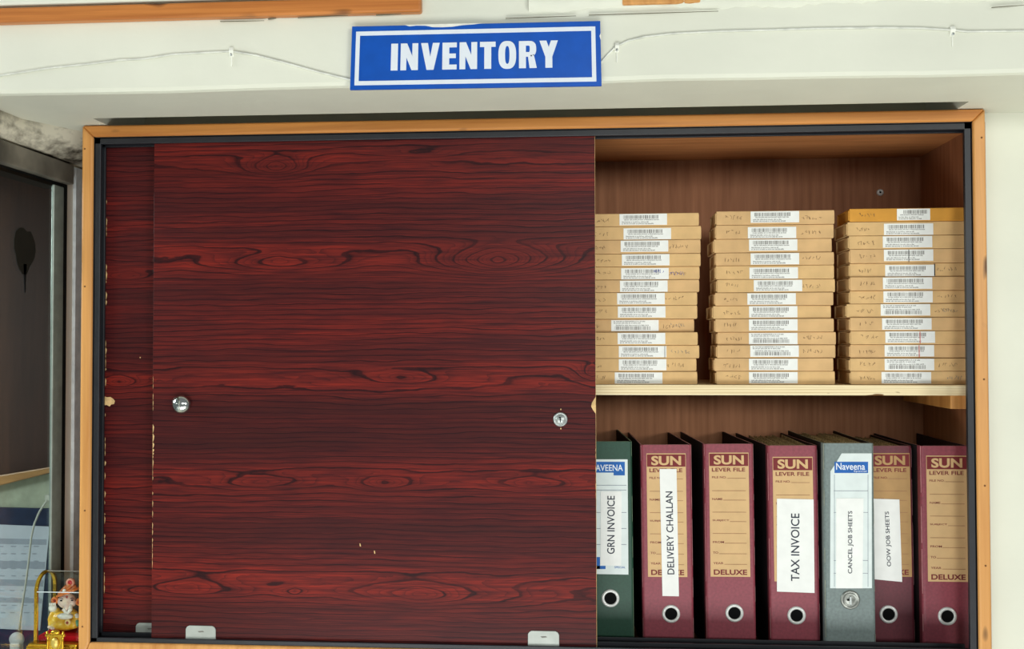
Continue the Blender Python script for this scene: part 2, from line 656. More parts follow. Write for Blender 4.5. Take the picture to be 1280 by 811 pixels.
# what stands behind the glass
YB = 0.72
mb = MB()
bw = plywood('dark_stained_panel', (58, 38, 30), (38, 26, 21))
p0, p1 = at(-260, 900, YB), at(140, 120, YB)
mb.box((p0.x, YB, ZLEDGE-0.4), (p1.x+0.05, YB+0.02, ZS+0.8), bw)
struct(mb, 'wall_behind_window')
mb = MB()
a, b = at(-60, 604, YB-0.05), at(66, 583, YB-0.05)
a2, b2 = at(-60, 622, YB-0.05), at(66, 590, YB-0.05)
mb.prism([a, b, b2, a2], (0, 0.017, 0), timber('dull_timber', (150, 112, 66), (122, 86, 48), 'x'), 0.002)
tag(mb.build('wooden_rail'), 'sloping wooden rail seen through the window glass above the notice board', 'rail')
mb = MB()
mb.prism([at(-60, 617, YB-0.03), at(72, 590, YB-0.03), at(72, 640, YB-0.03), at(-60, 640, YB-0.03)], (0, 0.028, 0), plain('pale_green_board', (140, 148, 128), 0.6))
tag(mb.build('backing_board'), 'pale green board behind the glass between wooden rail and navy board', 'board')
mb = MB()
q = [at(-60, 633, YB-0.04), at(75, 636, YB-0.04), at(60, 860, YB-0.04), at(-60, 860, YB-0.04)]
M_navy = plain('navy_felt', (34, 46, 66), 0.85, 0.1, 0, 0.1)
mb.prism(q, (0, 0.008, 0), M_navy, 0.002)
board = mb.build('notice_board')
tag(board, 'navy blue notice board behind the window glass', 'notice board')
mb = MB()
M_sheet = plain('pale_notice_paper', (168, 176, 184), 0.6, 0.2, 0, 0.02)
M_band = plain('grey_table_row', (134, 142, 152), 0.6, 0.2, 0, 0.03)
ys = YB-0.0412
mb.prism([at(-40, 654, ys), at(62, 658, ys), at(50, 788, ys), at(-40, 784, ys)], (0, 0.001, 0), M_sheet)
for k, (ya, yb) in enumerate(((672, 679), (700, 709), (723, 731), (746, 752))):
    mb.prism([at(-40, ya, ys-.0002), at(58.5-k*2, ya+2, ys-.0002), at(58-k*2, yb+2, ys-.0002), at(-40, yb, ys-.0002)], (0, 0.0001, 0), M_band)
for k in range(10):
    yy = 682 + k*9.2
    for j in range(6):
        xa = -30 + j*14 + rnd.uniform(0, 4)
        mb.prism([at(xa, yy, ys-.0003), at(xa+rnd.uniform(5, 9), yy+.2, ys-.0003), at(xa+6, yy+1.6, ys-.0003), at(xa, yy+1.5, ys-.0003)], (0, 0.0001, 0), M_band)
tag(mb.build('notice_sheet'), 'white printed notice with grey table rows pinned to the navy board', 'notice')
mb = MB()
yc = YB-0.075
path = [(61, 623), (56, 629), (49, 640), (43, 654), (39, 672), (36, 700), (32, 730), (27, 762), (24, 788)]
mb.tube([at(x, y, yc) for x, y in path], 0.0021, plain('white_flex', (178, 180, 170), 0.5))
cord = thing('hanging_cord', at(24, 800, yc), 'off-white cord with small white plug hanging in front of the notice sheet', 'cord')
part(mb, 'flex', cord, ORIGIN[cord])
mb = MB()
c = at(21, 799, yc)
mb.ball(c, (0.016, 0.009, 0.015), plain('white_plug_plastic', (172, 176, 174), 0.45), 20)
mb.box(c + Vector((-.011, -.0095, -.03)), c + Vector((.011, .0085, -.004)), plain('white_plug_body', (172, 176, 174), 0.45), 0.004)
part(mb, 'plug', cord, ORIGIN[cord])
mb = MB()
c = at(60, 622, yc)
mb.box(c + Vector((-.006, -.003, -.006)), c + Vector((.006, .045, .006)), plain('white_cord_hook', (170, 174, 160), 0.5), 0.002)
part(mb, 'hook', cord, ORIGIN[cord])

# timber batten along the top of the beam, and the plaster it leaves
mb = MB()
zb0, zb1 = at(260, 21.0, YBM-0.012).z, at(260, 2.0, YBM-0.012).z
xe = at(526, 8, YBM-0.012).x
mb.box((-1.9, YBM-0.012, zb0), (xe, YBM+0.001, zb1), M_batten, 0.0025)
struct(mb, 'trim_batten')
mb = MB()
mb.box((-1.9, YBM-0.009, zb1+0.0035), (xe, YBM+0.001, zb1+0.10), M_wall, 0.003)
struct(mb, 'trim_plaster_band')
mb = MB()                                # ragged plaster ridge
N = 260
x0, x1 = -0.06, 1.9
vs, fs = [], []
for i in range(N):
    x = x0 + (x1-x0)*i/(N-1)
    zc = zb0 + 0.004 + 0.0022*math.sin(x*23) + 0.0012*math.sin(x*71) + rnd.uniform(-.0016, .0016)
    dp = 0.0024 + rnd.uniform(0, .0030) + (0.003 if rnd.random() < .08 else 0)
    vs += [(x, YBM+0.0005, zc - 0.0045), (x, YBM-dp, zc), (x, YBM-dp-0.0012, zc+0.006), (x, YBM-dp*0.9-.001, zc+0.014), (x, YBM-0.003, zc+0.10)]
for i in range(N-1):
    for k in range(4):
        a = i*5+k
        fs.append((a, a+5, a+6, a+1))
mb.add(vs, fs, M_wall, True)
struct(mb, 'trim_plaster_ridge')
mb = MB()                                # second, partly plastered batten
a, b = at(778, 2, YBM-0.006), at(876, 2, YBM-0.006)
mb.box((a.x, YBM-0.0065, b.z-0.001), (b.x, YBM, b.z+0.05), M_wood_v, 0.002)
struct(mb, 'trim_batten_end')
M_crack = plain('crack_dark', (116, 112, 96), 0.9, 0.05)
mb = MB()                                # open cracks in the plaster under the battens
for (xa, ya, xb, yb, w) in ((275, 26.5, 330, 25.5, .9), (335, 23.5, 345, 22.5, 1.6), (372, 22, 440, 18.5, .8), (470, 18.5, 502, 17, 1.4),
                            (632, 22.6, 720, 19.5, .7), (736, 18.6, 898, 13.6, .8), (1240, 9, 1282, 6, .8), (0, 27.6, 60, 27, .7)):
    yy = YBM-0.0052
    mb.prism([at(xa, ya-w*.3, yy), at((xa+xb)/2, (ya+yb)/2 - w*.4, yy), at(xb, yb, yy), at((xa+xb)/2, (ya+yb)/2 + w*.35, yy), at(xa, ya+w*.3, yy)], (0, 0.002, 0), M_crack)
struct(mb, 'trim_cracks')

# ------------------------------------------------------------------ cabinet
ZB_IN = at(470, 810.3, 0.0).z                       # inner edge of the lower rail
ZBOT = H - 0.452                         # rests on the ledge
CAB = thing('sliding_door_cabinet', ((XL+XR)/2, 0.13, ZBOT),
            'long wall cabinet with honey timber frame and dark red woodgrain sliding doors', 'cabinet')
CO = ORIGIN[CAB]
FW = 0.0162
YF = 0.024
xi0, xi1, zi1 = XL+FW, XR-FW, ZT-FW


def rail(loop, mat):
    mb = MB()
    mb.prism(loop, (0, YF, 0), mat, 0.0028, 3)
    return mb


part(rail([(XL, 0, ZT), (XR, 0, ZT), (xi1, 0, zi1), (xi0, 0, zi1)], M_wood_h), 'frame_rail', CAB, CO)
part(rail([(XL, 0, ZBOT), (XR, 0, ZBOT), (xi1, 0, ZB_IN), (xi0, 0, ZB_IN)], M_wood_v), 'frame_rail', CAB, CO)


def stile(loop, holes):
    mb = rail(loop, M_wood_v)
    for (px, py) in holes:
        c = at(px, py, 0.0)
        mb.lathe(c, [(0.0, 0.0003), (0.0013, 0.0003), (0.0015, -0.0005)], M_nail, 10)
    return part(mb, 'frame_stile', CAB, CO)


M_nail = plain('nail_hole', (120, 76, 36), 0.7)
stile([(XL, 0, ZBOT), (xi0, 0, ZB_IN), (xi0, 0, zi1), (XL, 0, ZT)], [(106, 186), (106, 358), (106, 638), (103, 783)])
stile([(XR, 0, ZBOT), (xi1, 0, ZB_IN), (xi1, 0, zi1), (XR, 0, ZT)], [(1227, 172), (1230, 474), (1231, 607), (1232, 707)])

# carcass
YBK = 0.265
ZC = zi1 + 0.004                          # underside of the top panel
XIN = XR + 0.0066
ZFL = H - 0.4285                          # top of the bottom panel
mb = MB(); mb.box((XL, YF, ZC), (XIN, YBK, ZT-0.0005), M_plytop); part(mb, 'top_panel', CAB, CO)
mb = MB(); mb.box((XL+.002, YF, ZT-0.0005), (XR-.002, YBK, ZT+0.0006), plain('gap_shade_dark', (52, 46, 40), 0.9, 0.05)); part(mb, 'gap_shade_sheet', CAB, CO)  # added dark sheet, its colour deepens the shade in the gap above
mb = MB(); mb.box((XL, YF, ZBOT+0.0005), (XIN, YBK, ZFL), M_ply); part(mb, 'bottom_panel', CAB, CO)
mb = MB(); mb.box((XL+0.0005, YF, ZFL), (XL+0.012, YBK, ZC), M_ply); part(mb, 'side_panel', CAB, CO)
mb = MB(); mb.box((XIN, YF, ZFL), (XIN+0.0025, YBK, ZC), M_ply); part(mb, 'side_panel', CAB, CO)
mb = MB()
mb.box((XL, YBK, ZBOT+0.0005), (XIN+0.0025, YBK+0.006, ZT-0.0005), M_ply)
c = at(1100, 240.5, YBK)
bk = part(mb, 'back_panel', CAB, CO)
mb = MB()
mb.lathe(c, [(0.0, 0.0012), (0.0016, 0.001), (0.0017, 0.0026), (0.0052, 0.0022), (0.0056, 0.0)], M_ringw, 20)
mb.lathe(c, [(0.0, 0.0028), (0.0014, 0.0027)], M_hole, 10)
part(mb, 'screw', bk, CO)

# shelf: plywood with a pale layered edge
YSH = 0.056
zs1, zs0 = at(980, 481.0, YSH).z, at(980, 494.0, YSH).z
g = NT('plywood_edge')
f = g.noise((3, 3, 420), 1.0, 3.0, (0, 0, 0.2), 0.6)
k = g.noise((20, 20, 90), 1.0, 2.0, (2, 0, 3))
col = g.ramp(f, [(0.32, (206, 178, 132)), (0.5, (232, 212, 170)), (0.75, (244, 230, 196))])
col = g.mix(g.ramp(k, [(0.70, (0, 0, 0)), (0.74, (255, 255, 255))]), col, (120, 84, 50))
g.base(col, 0.65, 0.2)
M_pedge = g.mat
mb = MB()
mb.box((XL+0.012, YSH, zs0), (XIN, YBK, zs1), M_pedge, 0.0006)
SHELF = part(mb, 'shelf', CAB, CO)
mb = MB()                                 # batten that carries the shelf at the side panel
c = at(1190, 504, YSH+0.012)
mb.box((c.x-0.002, YSH+0.012, zs0-0.019), (XIN, YBK, zs0), M_wood_v, 0.001)
part(mb, 'shelf_support', CAB, CO)

# black sliding-door track round the opening: front lip, back lip, web
LA, LB = 0.0100, 0.0142
ZLOWA = at(470, 803.6, 0.004).z           # upper edge of the bottom lip


def track(kind):
    mb = MB()
    for (y0, y1, w) in ((0.0035, 0.0075, LA), (0.0245, 0.0285, LB), (0.0475, 0.0505, LB - 0.001)):
        if kind == 'top':
            w = {LA: 0.0098, LB: 0.0098}.get(w, 0.0045)
            mb.box((xi0, y0, zi1-w), (xi1, y1, zi1), M_track, 0.0008)
        if kind == 'bottom':
            mb.box((xi0, y0, ZB_IN-0.002), (xi1, y1, ZLOWA + (w-LA)*0.3), M_track, 0.0006)
        if kind == 'left':
            w = {LA: 0.0098, LB: 0.0058}.get(w, 0.0040)
            mb.box((xi0, y0, ZB_IN), (xi0+w, y1, zi1), M_track, 0.0008)
        if kind == 'right':
            w = {LA: 0.0098, LB: 0.0026}.get(w, 0.0)
            if w == 0.0:
                continue
            mb.box((xi1-w, y0, ZB_IN), (xi1, y1, zi1), M_track, 0.0004)
    if kind == 'top':
        mb.box((xi0, 0.0035, zi1-0.002), (xi1, 0.0505, zi1+0.0005), M_track)
    if kind == 'left':
        mb.box((xi0-0.0005, 0.0035, ZB_IN), (xi0+0.002, 0.0505, zi1), M_track)
    if kind == 'right':
        mb.box((xi1-0.002, 0.0035, ZB_IN), (xi1+0.0005, 0.0240, zi1), M_track)
    if kind == 'bottom':
        mb.box((xi0, 0.0035, ZB_IN-0.022), (xi1, 0.0505, ZB_IN), M_track)
    part(mb, 'track', CAB, CO)


for k in ('top', 'bottom', 'left', 'right'):
    track(k)

# doors
YD1, YD2 = 0.0095, 0.0305
TH = 0.012


def loc(px, py, Y):
    p = at(px, py, Y) - CO
    return p.x, p.z


def eye(px, py, hw, hh, a):
    x, z = loc(px, py, YD1)
    s = 0.00109
    return (x, z, 1.25*hw*s, hh*s, 1.3*a*hh*s)


def row(py, w, k):
    return (loc(470, py, YD1)[1], w*0.00109, k)


M_rose1 = rosewood('rosewood_laminate_front', [row(328, 14, 0.78), row(474, 16, 0.86), row(603, 14, 0.86), row(741, 17, 0.90), row(205, 11, 0.75)],
                   [eye(345, 208, 34, 13, 1.5), eye(622, 326, 60, 18, 1.8), eye(350, 328, 70, 13, 1.1), eye(520, 192, 46, 8, 1.1),
                    eye(500, 472, 36, 8, .9), eye(330, 602, 46, 9, 1.0), eye(480, 603, 32, 9, 1.1), eye(660, 604, 40, 9, .9),
                    eye(520, 742, 76, 17, 1.25), eye(240, 736, 66, 14, 1.1), eye(368, 739, 14, 7, 1.0), eye(740, 466, 16, 11, 1.0)], 1.37, CO)
M_rose2 = rosewood('rosewood_laminate_back', [row(480, 14, 0.8), row(610, 12, 0.7), row(742, 14, 0.8), row(335, 14, 0.5)],
                   [eye(150, 345, 40, 8, 1.0), eye(140, 478, 26, 9, 1.2), eye(170, 744, 30, 9, 1.0)], 4.81, CO)


def chips(mb, px, y0, y1, Y, sgn, prob=0.6, size=1.3):
    """flaked laminate along a vertical door edge"""
    y = y0
    while y < y1:
        ln = rnd.uniform(3, 13)
        if rnd.random() < prob:
            w = rnd.uniform(.35, size)
            e = px(y)
            mb.prism([at(e, y, Y), at(e+sgn*w, y+ln*.3, Y), at(e+sgn*w*.6, y+ln*.7, Y), at(e, y+ln, Y)], (0, 0.0002, 0), M_chip)
        y += ln


zd1 = zi1 - 0.0045
zd0 = ZB_IN - 0.0005
# front door
xa, xb = at(191, 480, YD1).x, at(744.5, 480, YD1).x
mb = MB()
mb.box((xa, YD1, zd0), (xb, YD1+TH, zd1), M_rose1, 0.0005)
ex = lambda y: 191.2 - (y-480)*0.0045
chips(mb, ex, 530, 575, YD1-0.0002, 1, 1.0, 2.0)
chips(mb, ex, 575, 700, YD1-0.0002, 1, 0.75, .9)
chips(mb, ex, 470, 528, YD1-0.0002, 1, 0.3, .6)
xr = lambda y: 744.6 + (y-480)*0.0036
mb.prism([at(xr(496), 496, YD1-.0002), at(740, 503, YD1-.0002), at(739, 508, YD1-.0002), at(741, 512, YD1-.0002), at(xr(516), 517, YD1-.0002)], (0, 0.0002, 0), M_chip)
chips(mb, xr, 560, 640, YD1-0.0002, -1, 0.4, .7)
for (px, py) in ((468, 690), (450, 681)):
    mb.prism([at(px-.7, py-2, YD1-.0002), at(px+.6, py-1.5, YD1-.0002), at(px+1.1, py+2, YD1-.0002), at(px-.2, py+1.6, YD1-.0002)], (0, 0.0002, 0), M_chip)
mb.box((xb-0.0001, YD1+0.0008, zd0+.001), (xb+0.0004, YD1+TH-0.0008, zd1-.001), M_chip)   # pale edge banding
door = part(mb, 'sliding_door', CAB, CO)
door['label'] = 'front dark red woodgrain sliding door with chrome knob and lock'
# knob
c = at(228.5, 505, YD1)
mb = MB()
mb.lathe(c, [(0.0095, 0.0), (0.0095, 0.002), (0.0128, 0.0035), (0.0132, 0.006), (0.0118, 0.0092), (0.0085, 0.0118), (0.0042, 0.0133), (0.0, 0.0137)], M_chrome, 40)
part(mb, 'knob', door, CO)
# lock
c = at(700.5, 524, YD1)
mb = MB()
mb.lathe(c, [(0.0098, 0.0), (0.0098, 0.0018), (0.0090, 0.0030), (0.0080, 0.0034), (0.0076, 0.0026), (0.0070, 0.0026), (0.0066, 0.0036), (0.0, 0.0038)], M_steel, 36)
mb.box(c + Vector((-.0008, -.0041, -.0036)), c + Vector((.0008, -.0036, .0030)), M_hole)
mb.box(c + Vector((-.0020, -.0041, .0022)), c + Vector((.0008, -.0036, .0034)), M_hole)
for dz in (0.0135, -0.0125):
    mb.ball(c + Vector((0.0006, 0, dz)), (0.0009, 0.0004, 0.0012), M_chip, 8)
part(mb, 'lock', door, CO)


def guide(px0, px1, py0, py1, Y, parent):
    a, b = at(px0, py1, Y), at(px1, py0, Y)
    mb = MB()
    ch = 0.005
    x0, x1, z0, z1 = a.x, b.x, a.z, b.z
    loop = [(x0, Y-.0016, z0), (x1, Y-.0016, z0), (x1, Y-.0016, z1-ch), (x1-ch*.35, Y-.0016, z1-ch*.35), (x1-ch, Y-.0016, z1),
            (x0+ch, Y-.0016, z1), (x0+ch*.35, Y-.0016, z1-ch*.35), (x0, Y-.0016, z1-ch)]
    mb.prism(loop, (0, 0.0017, 0), M_plate, 0.0004, 1)
    cx = (x0+x1)/2
    mb.prism([(cx-.004, Y-.0019, z1-.0075), (cx+.003, Y-.0019, z1-.0068), (cx+.005, Y-.0019, z1-.0082), (cx-.002, Y-.0019, z1-.0090)], (0, .0003, 0), M_scuff)
    part(mb, 'door_guide', parent, CO)


M_plate = plain('dull_aluminium_plate', (168, 172, 166), 0.45, 0.4, 0.25, 0.05, 40)
M_scuff = plain('grey_scuff', (112, 108, 102), 0.6)
guide(232.5, 270, 782, 801.5, YD1, door)
guide(660, 699, 788.5, 809, YD1, door)

# back door, mostly behind the front one
xa2 = at(131, 480, YD2).x
mb = MB()
mb.box((xa2-0.004, YD2, zd0), (xa2 + 0.60, YD2+TH, zd1), M_rose2, 0.0005)
ex2 = lambda y: 131.6 - (y-480)*0.0062
chips(mb, ex2, 250, 330, YD2-.0002, 1, 0.5, 1.4)
chips(mb, ex2, 330, 770, YD2-.0002, 1, 0.6, 1.7)
mb.prism([at(130, 495, YD2-.0002), at(134, 496.5, YD2-.0002), at(138, 496, YD2-.0002), at(141, 498, YD2-.0002), at(143.6, 501, YD2-.0002), at(142.5, 505, YD2-.0002),
          at(139, 505.5, YD2-.0002), at(137, 508, YD2-.0002), at(133, 506, YD2-.0002), at(130, 506.5, YD2-.0002)], (0, 0.0002, 0), M_chip)
mb.prism([at(174.6, 446, YD2-.0002), at(175.8, 446, YD2-.0002), at(175.6, 447.6, YD2-.0002), at(174.8, 447.6, YD2-.0002)], (0, .0002, 0), M_chip)
door2 = part(mb, 'sliding_door', CAB, CO)
door2['label'] = 'rear dark red sliding door with chipped edge'
guide(170, 206, 778.5, 797.5, YD2, door2)

# ------------------------------------------------------------------ cartons on the shelf
BW, BD = 0.1622, 0.068
MARKS = ['kraft', 'pink']


def scribble(mb, x, z, w, h, mat, n=5):
    """pencilled figures: short hooked strokes"""
    y = -0.0003
    for i in range(n):
        xx = x + w*i/n
        pts = []
        for k in range(4):
            pts.append((xx + rnd.uniform(0, w/n*.9), z + rnd.uniform(0, h)))
        for (p, q) in zip(pts, pts[1:]):
            d = Vector((q[0]-p[0], 0, q[1]-p[1]))
            if d.length < 1e-5:
                continue
            t = Vector((-d.z, 0, d.x)).normalized()*0.00020
            a, b = Vector((p[0], y, p[1])), Vector((q[0], y, q[1]))
            mb.quad(a-t, b-t, b+t, a+t, mat)


def carton_body(h, mat, notes):
    """flat tuck-end carton: sleeve with end flaps set in a little"""
    mb = MB()
    bm = bmesh.new()
    bmesh.ops.create_cube(bm, size=1.0)
    for v_ in bm.verts:
        v_.co = Vector((v_.co.x*BW, (v_.co.y+0.5)*BD, (v_.co.z+0.5)*h))
    bmesh.ops.bevel(bm, geom=bm.edges[:], offset=0.0010, segments=2, profile=0.5, affect='EDGES')
    ends = [f_ for f_ in bm.faces if abs(f_.normal.x) > 0.99 and f_.calc_area() > BD*h*0.6]
    r = bmesh.ops.inset_individual(bm, faces=ends, thickness=0.0011)
    for f_ in ends:
        for v_ in f_.verts:
            v_.co.x -= 0.0022*(1 if f_.normal.x > 0 else -1)
    mb.addbm(bm, mat)
    # tuck tongue visible as a raised lip at the front corner of each end
    for s_ in (-1, 1):
        mb.box((s_*BW/2 - 0.0012, 0.0012, 0.0016), (s_*BW/2 + 0.0004, 0.018, h-0.0022), mat, 0.0004, 1)
    for (x, w, m_, n_) in notes:
        scribble(mb, x, h*rnd.uniform(.25, .40), w, h*0.34, m_, n_)
    return mb


def label_mesh(w, h, kind):
    """white barcode sticker; its own origin at its lower left corner"""
    mb = MB()
    mb.box((0, -0.00035, 0), (w, 0.0001, h), M_paper)
    y = -0.0005

    def dash(x, z, ww, hh, m_=M_ink):
        mb.quad((x, y, z), (x+ww, y, z), (x+ww, y, z+hh), (x, y, z+hh), m_)
    up = kind != 'inverted'

    def Z(f_, t_):
        return (f_*h, t_*h) if up else ((1-t_)*h, (1-f_)*h)
    x = w*(0.08 if kind != 'short' else 0.2)
    z0_, z1_ = Z(0.56, 0.88)
    while x < w*(0.82 if kind != 'short' else 0.9):
        b = rnd.choice((0.0004, 0.0006, 0.0009, 0.0012))
        dash(x, z0_, b, z1_-z0_)
        x += b + rnd.choice((0.0005, 0.0007, 0.0011))
    for (f0, x0_, x1_, big) in ((0.42, .10, .78, .0009), (0.22, .05, .60, .0013), (0.07, .05, .72, .0012)):
        xx = w*x0_
        a_, b_ = Z(f0, f0 + 0.11)
        while xx < w*x1_:
            ww = rnd.uniform(.0012, .0045)
            # a word: a ragged run of tiny letter strokes
            q = xx
            while q < xx+ww:
                dash(q, a_ + rnd.uniform(0, .0002), .00055, (b_-a_)*rnd.uniform(.6, 1))
                q += .0009
            xx += ww + .0010
    return mb


LABELS = {}
for kind, w in (('wide', 0.0665), ('wide2', 0.0665), ('wide3', 0.0665), ('inverted', 0.0665), ('short', 0.0445)):
    m_ = label_mesh(w, 0.0158, kind).build('barcode_label_source')
    LABELS[kind] = m_.data
    bpy.data.objects.remove(m_)

ORD = ['topmost', 'second', 'third', 'fourth', 'fifth', 'sixth', 'seventh', 'eighth', 'ninth', 'tenth', 'eleventh', 'twelfth', 'bottom']
S1 = dict(x=[873.5, 876.4, 875.6, 875.6, 874.4, 874, 871.4, 871.4, 867.6, 872, 874, 870.5, 871.4], side='r',
          lab=[730+v_/3.38 for v_ in (150, 167, 155, 160, 157, 152, 140, 143, 115, 142, 147, 147, 130)],
          y=[250+v_/3.38 for v_ in (55, 110, 167, 226, 280, 335, 388, 443, 500, 555, 610, 665, 720, 774)], inv=[8])
S2 = dict(x=[880+v_/3.38 for v_ in (52, 50, 42, 50, 50, 55, 47, 38, 48, 57, 55, 45, 52)], side='l',
          lab=[880+v_/3.38 for v_ in (197, 185, 190, 197, 192, 210, 183, 190, 190, 190, 195, 190, 190)],
          y=[250+v_/3.38 for v_ in (44, 103, 162, 220, 274, 332, 388, 443, 498, 554, 608, 663, 718, 774)], inv=[9, 10])
S3 = dict(x=[1040+v_/3.12 for v_ in (74, 60, 66, 70, 75, 70, 70, 58, 71, 78, 77, 70, 73)], side='l',
          lab=[1040+v_/3.12 for v_ in (253, 202, 198, 202, 207, 198, 200, 190, 195, 208, 205, 205, 193)],
          y=[240+v_/3.12 for v_ in (62, 114, 168, 220, 275, 328, 381, 432, 485, 537, 590, 643, 693, 745)], inv=[7, 11])
NOTE = {
    (0, 4): 'purple pen figures', (0, 8): 'with upside-down label', (0, 10): 'dark handwriting',
    (0, 1): 'sticking out furthest', (1, 2): 'with no handwriting', (1, 5): 'label furthest along', (1, 9): 'with upside-down label', (1, 10): 'with upside-down label',
    (2, 0): 'with small label', (2, 3): 'black-stroked label', (2, 4): 'black-edged label', (2, 9): 'red pen stroke',
    (2, 10): 'red pen stroke', (2, 7): 'with upside-down label', (2, 11): 'with upside-down label'}
STK = ['in stack beside the sliding door', 'in the middle stack', 'in stack beside the cabinet side panel']
YBX = 0.066
base_carton = None
for si, S in enumerate((S1, S2, S3)):
    zbase = zs1 + 0.0003
    ytop, ybot = S['y'][0], S['y'][-1]
    hh = [(S['y'][i+1]-S['y'][i]) for i in range(13)]
    # true heights: equal scale over the whole stack
    xr_ = S['x'][6]
    Ztop = at(S['x'][6] + (70 if S['side'] == 'l' else -70), ytop, YBX).z
    k = (Ztop - zbase)/sum(hh)
    z = zbase
    for i in range(12, -1, -1):
        h = hh[i]*k
        yb_ = (S['y'][i]+S['y'][i+1])/2
        dy = 0.004 if (si, i) == (0, 8) else rnd.uniform(-.0015, .0022)
        Y = YBX + dy
        e = at(S['x'][i], yb_, Y)
        xc = e.x - BW/2 if S['side'] == 'r' else e.x + BW/2
        if xc + BW/2 > XIN - 0.0025:
            xc = XIN - 0.0025 - BW/2
        org = (si, i) == (2, 0)
        notes = [(-BW/2 + 0.012, rnd.uniform(.018, .028), M_pencil, rnd.choice((4, 5, 6)))]
        if rnd.random() < .35:
            notes.append((BW/2 - 0.045, .028, M_pencil, 6))
        if (si, i) == (0, 4):
            notes.append((BW/2 - 0.042, .022, M_blueink, 5))
        if (si, i) == (0, 10):
            notes = [(BW/2 - 0.040, .028, M_ink, 6)]
        if (si, i) in ((2, 7), (2, 12), (0, 8)):
            notes.append((BW/2 - 0.034, .022, M_ink, 6))
        if (si, i) == (1, 2):
            notes = []
        mat = M_orange if org else (M_kraft2 if rnd.random() < .35 else M_kraft)
        lbl = f"{'orange' if org else 'kraft'} carton {ORD[i]} {'' if i in (0, 12) else 'from top '}{STK[si]}"
        if (si, i) in NOTE:
            lbl += ', ' + NOTE[(si, i)]
        t = thing('carton', (xc, Y, z), lbl, 'box', 'spare part cartons on the upper shelf')
        t.rotation_euler = (0, 0, math.radians(rnd.uniform(-.7, .7)))
        gap = 0.00035
        body = carton_body(h - gap, mat, notes).build('carton_body', t, (0, 0, 0))
        kind = 'short' if org else ('inverted' if i in S['inv'] else rnd.choice(('wide', 'wide2', 'wide3')))
        lab = bpy.data.objects.new('barcode_label', LABELS[kind])
        COL.objects.link(lab)
        lab.parent = t
        lx = at(S['lab'][i], yb_, Y).x - xc
        lz = 0.0006 if h < 0.0172 else h - 0.0167 - rnd.uniform(0, .0006)
        lab.location = (lx, -0.00012, max(0.0004, lz) if i not in (1, 4) else 0.0004)
        lab.scale = (1, 1, min(1.0, (h-0.0012)/0.0158))
        # pen marks drawn across single labels
        mk = None
        if (si, i) == (2, 3): mk = (lx + 0.0332, M_black, .0007)
        if (si, i) == (2, 4): mk = (lx + 0.0660, M_black, .0012)
        if (si, i) in ((2, 9), (2, 10)): mk = (lx + 0.046, M_redink, .0008)
        if (si, i) == (0, 10): mk = (lx + 0.0640, M_black, .0006)
        if mk or (si, i) == (0, 4):
            pm = MB()
            if mk:
                pm.box((mk[0], -.0009, .001), (mk[0]+mk[2], -.0001, h-.0015), mk[1])
            else:
                scribble(pm, lx+.045, h*.45, .015, h*.35, M_blueink, 5)
                for q in range(len(pm.v)):
                    pm.v[q].y = -0.0008
            pm.build('pen_mark', t, (0, 0, 0))
        z += h

# ------------------------------------------------------------------ lever arch files
FH, FDP = 0.2880, 0.196                    # FH is set again for every file, so that each stands on the floor panel


def rough_cover(mb, x0, x1, y0, y1, z1, mat, edge, lean, board=None):
    """a cover board running back from the spine; its free end leans sideways by lean"""
    N = 8
    vs, fs = [], []
    for i in range(N+1):
        t = i/N
        y = y0 + (y1-y0)*t if i != 1 else y0 + 0.007
        t = (y-y0)/(y1-y0)
        dx = lean*t**1.2
        dz = -0.0006*math.sin(t*math.pi)
        vs += [(x0+dx, y, 0.0), (x1+dx, y, 0.0), (x1+dx, y, z1+dz), (x0+dx, y, z1+dz)]
    for i in range(N):                    # cloth wraps round from the spine, the rest is dark paper-covered board
        a = i*4
        mb.add(vs[a:a+8], [(k, (k+1) % 4, 4+(k+1) % 4, 4+k) for k in range(4)], mat if i == 0 else (board or mat))
    mb.add(vs[:4], [(3, 2, 1, 0)], mat)
    mb.add(vs[-4:], [(0, 1, 2, 3)], board or mat)
    # worn paper showing along the upper edge
    vs, fs = [], []
    for i in range(N+1):
        t = i/N
        y = y0 + (y1-y0)*t
        dx = lean*t**1.2
        dz = -0.0006*math.sin(t*math.pi)
        xm = (x0+x1)/2
        vs += [(xm-.0006+dx, y, z1+dz+.0003), (xm+.0006+dx, y, z1+dz+.0003)]
    for i in range(N):
        fs.append((i*2, i*2+1, i*2+3, i*2+2))
    mb.add(vs, fs, edge)


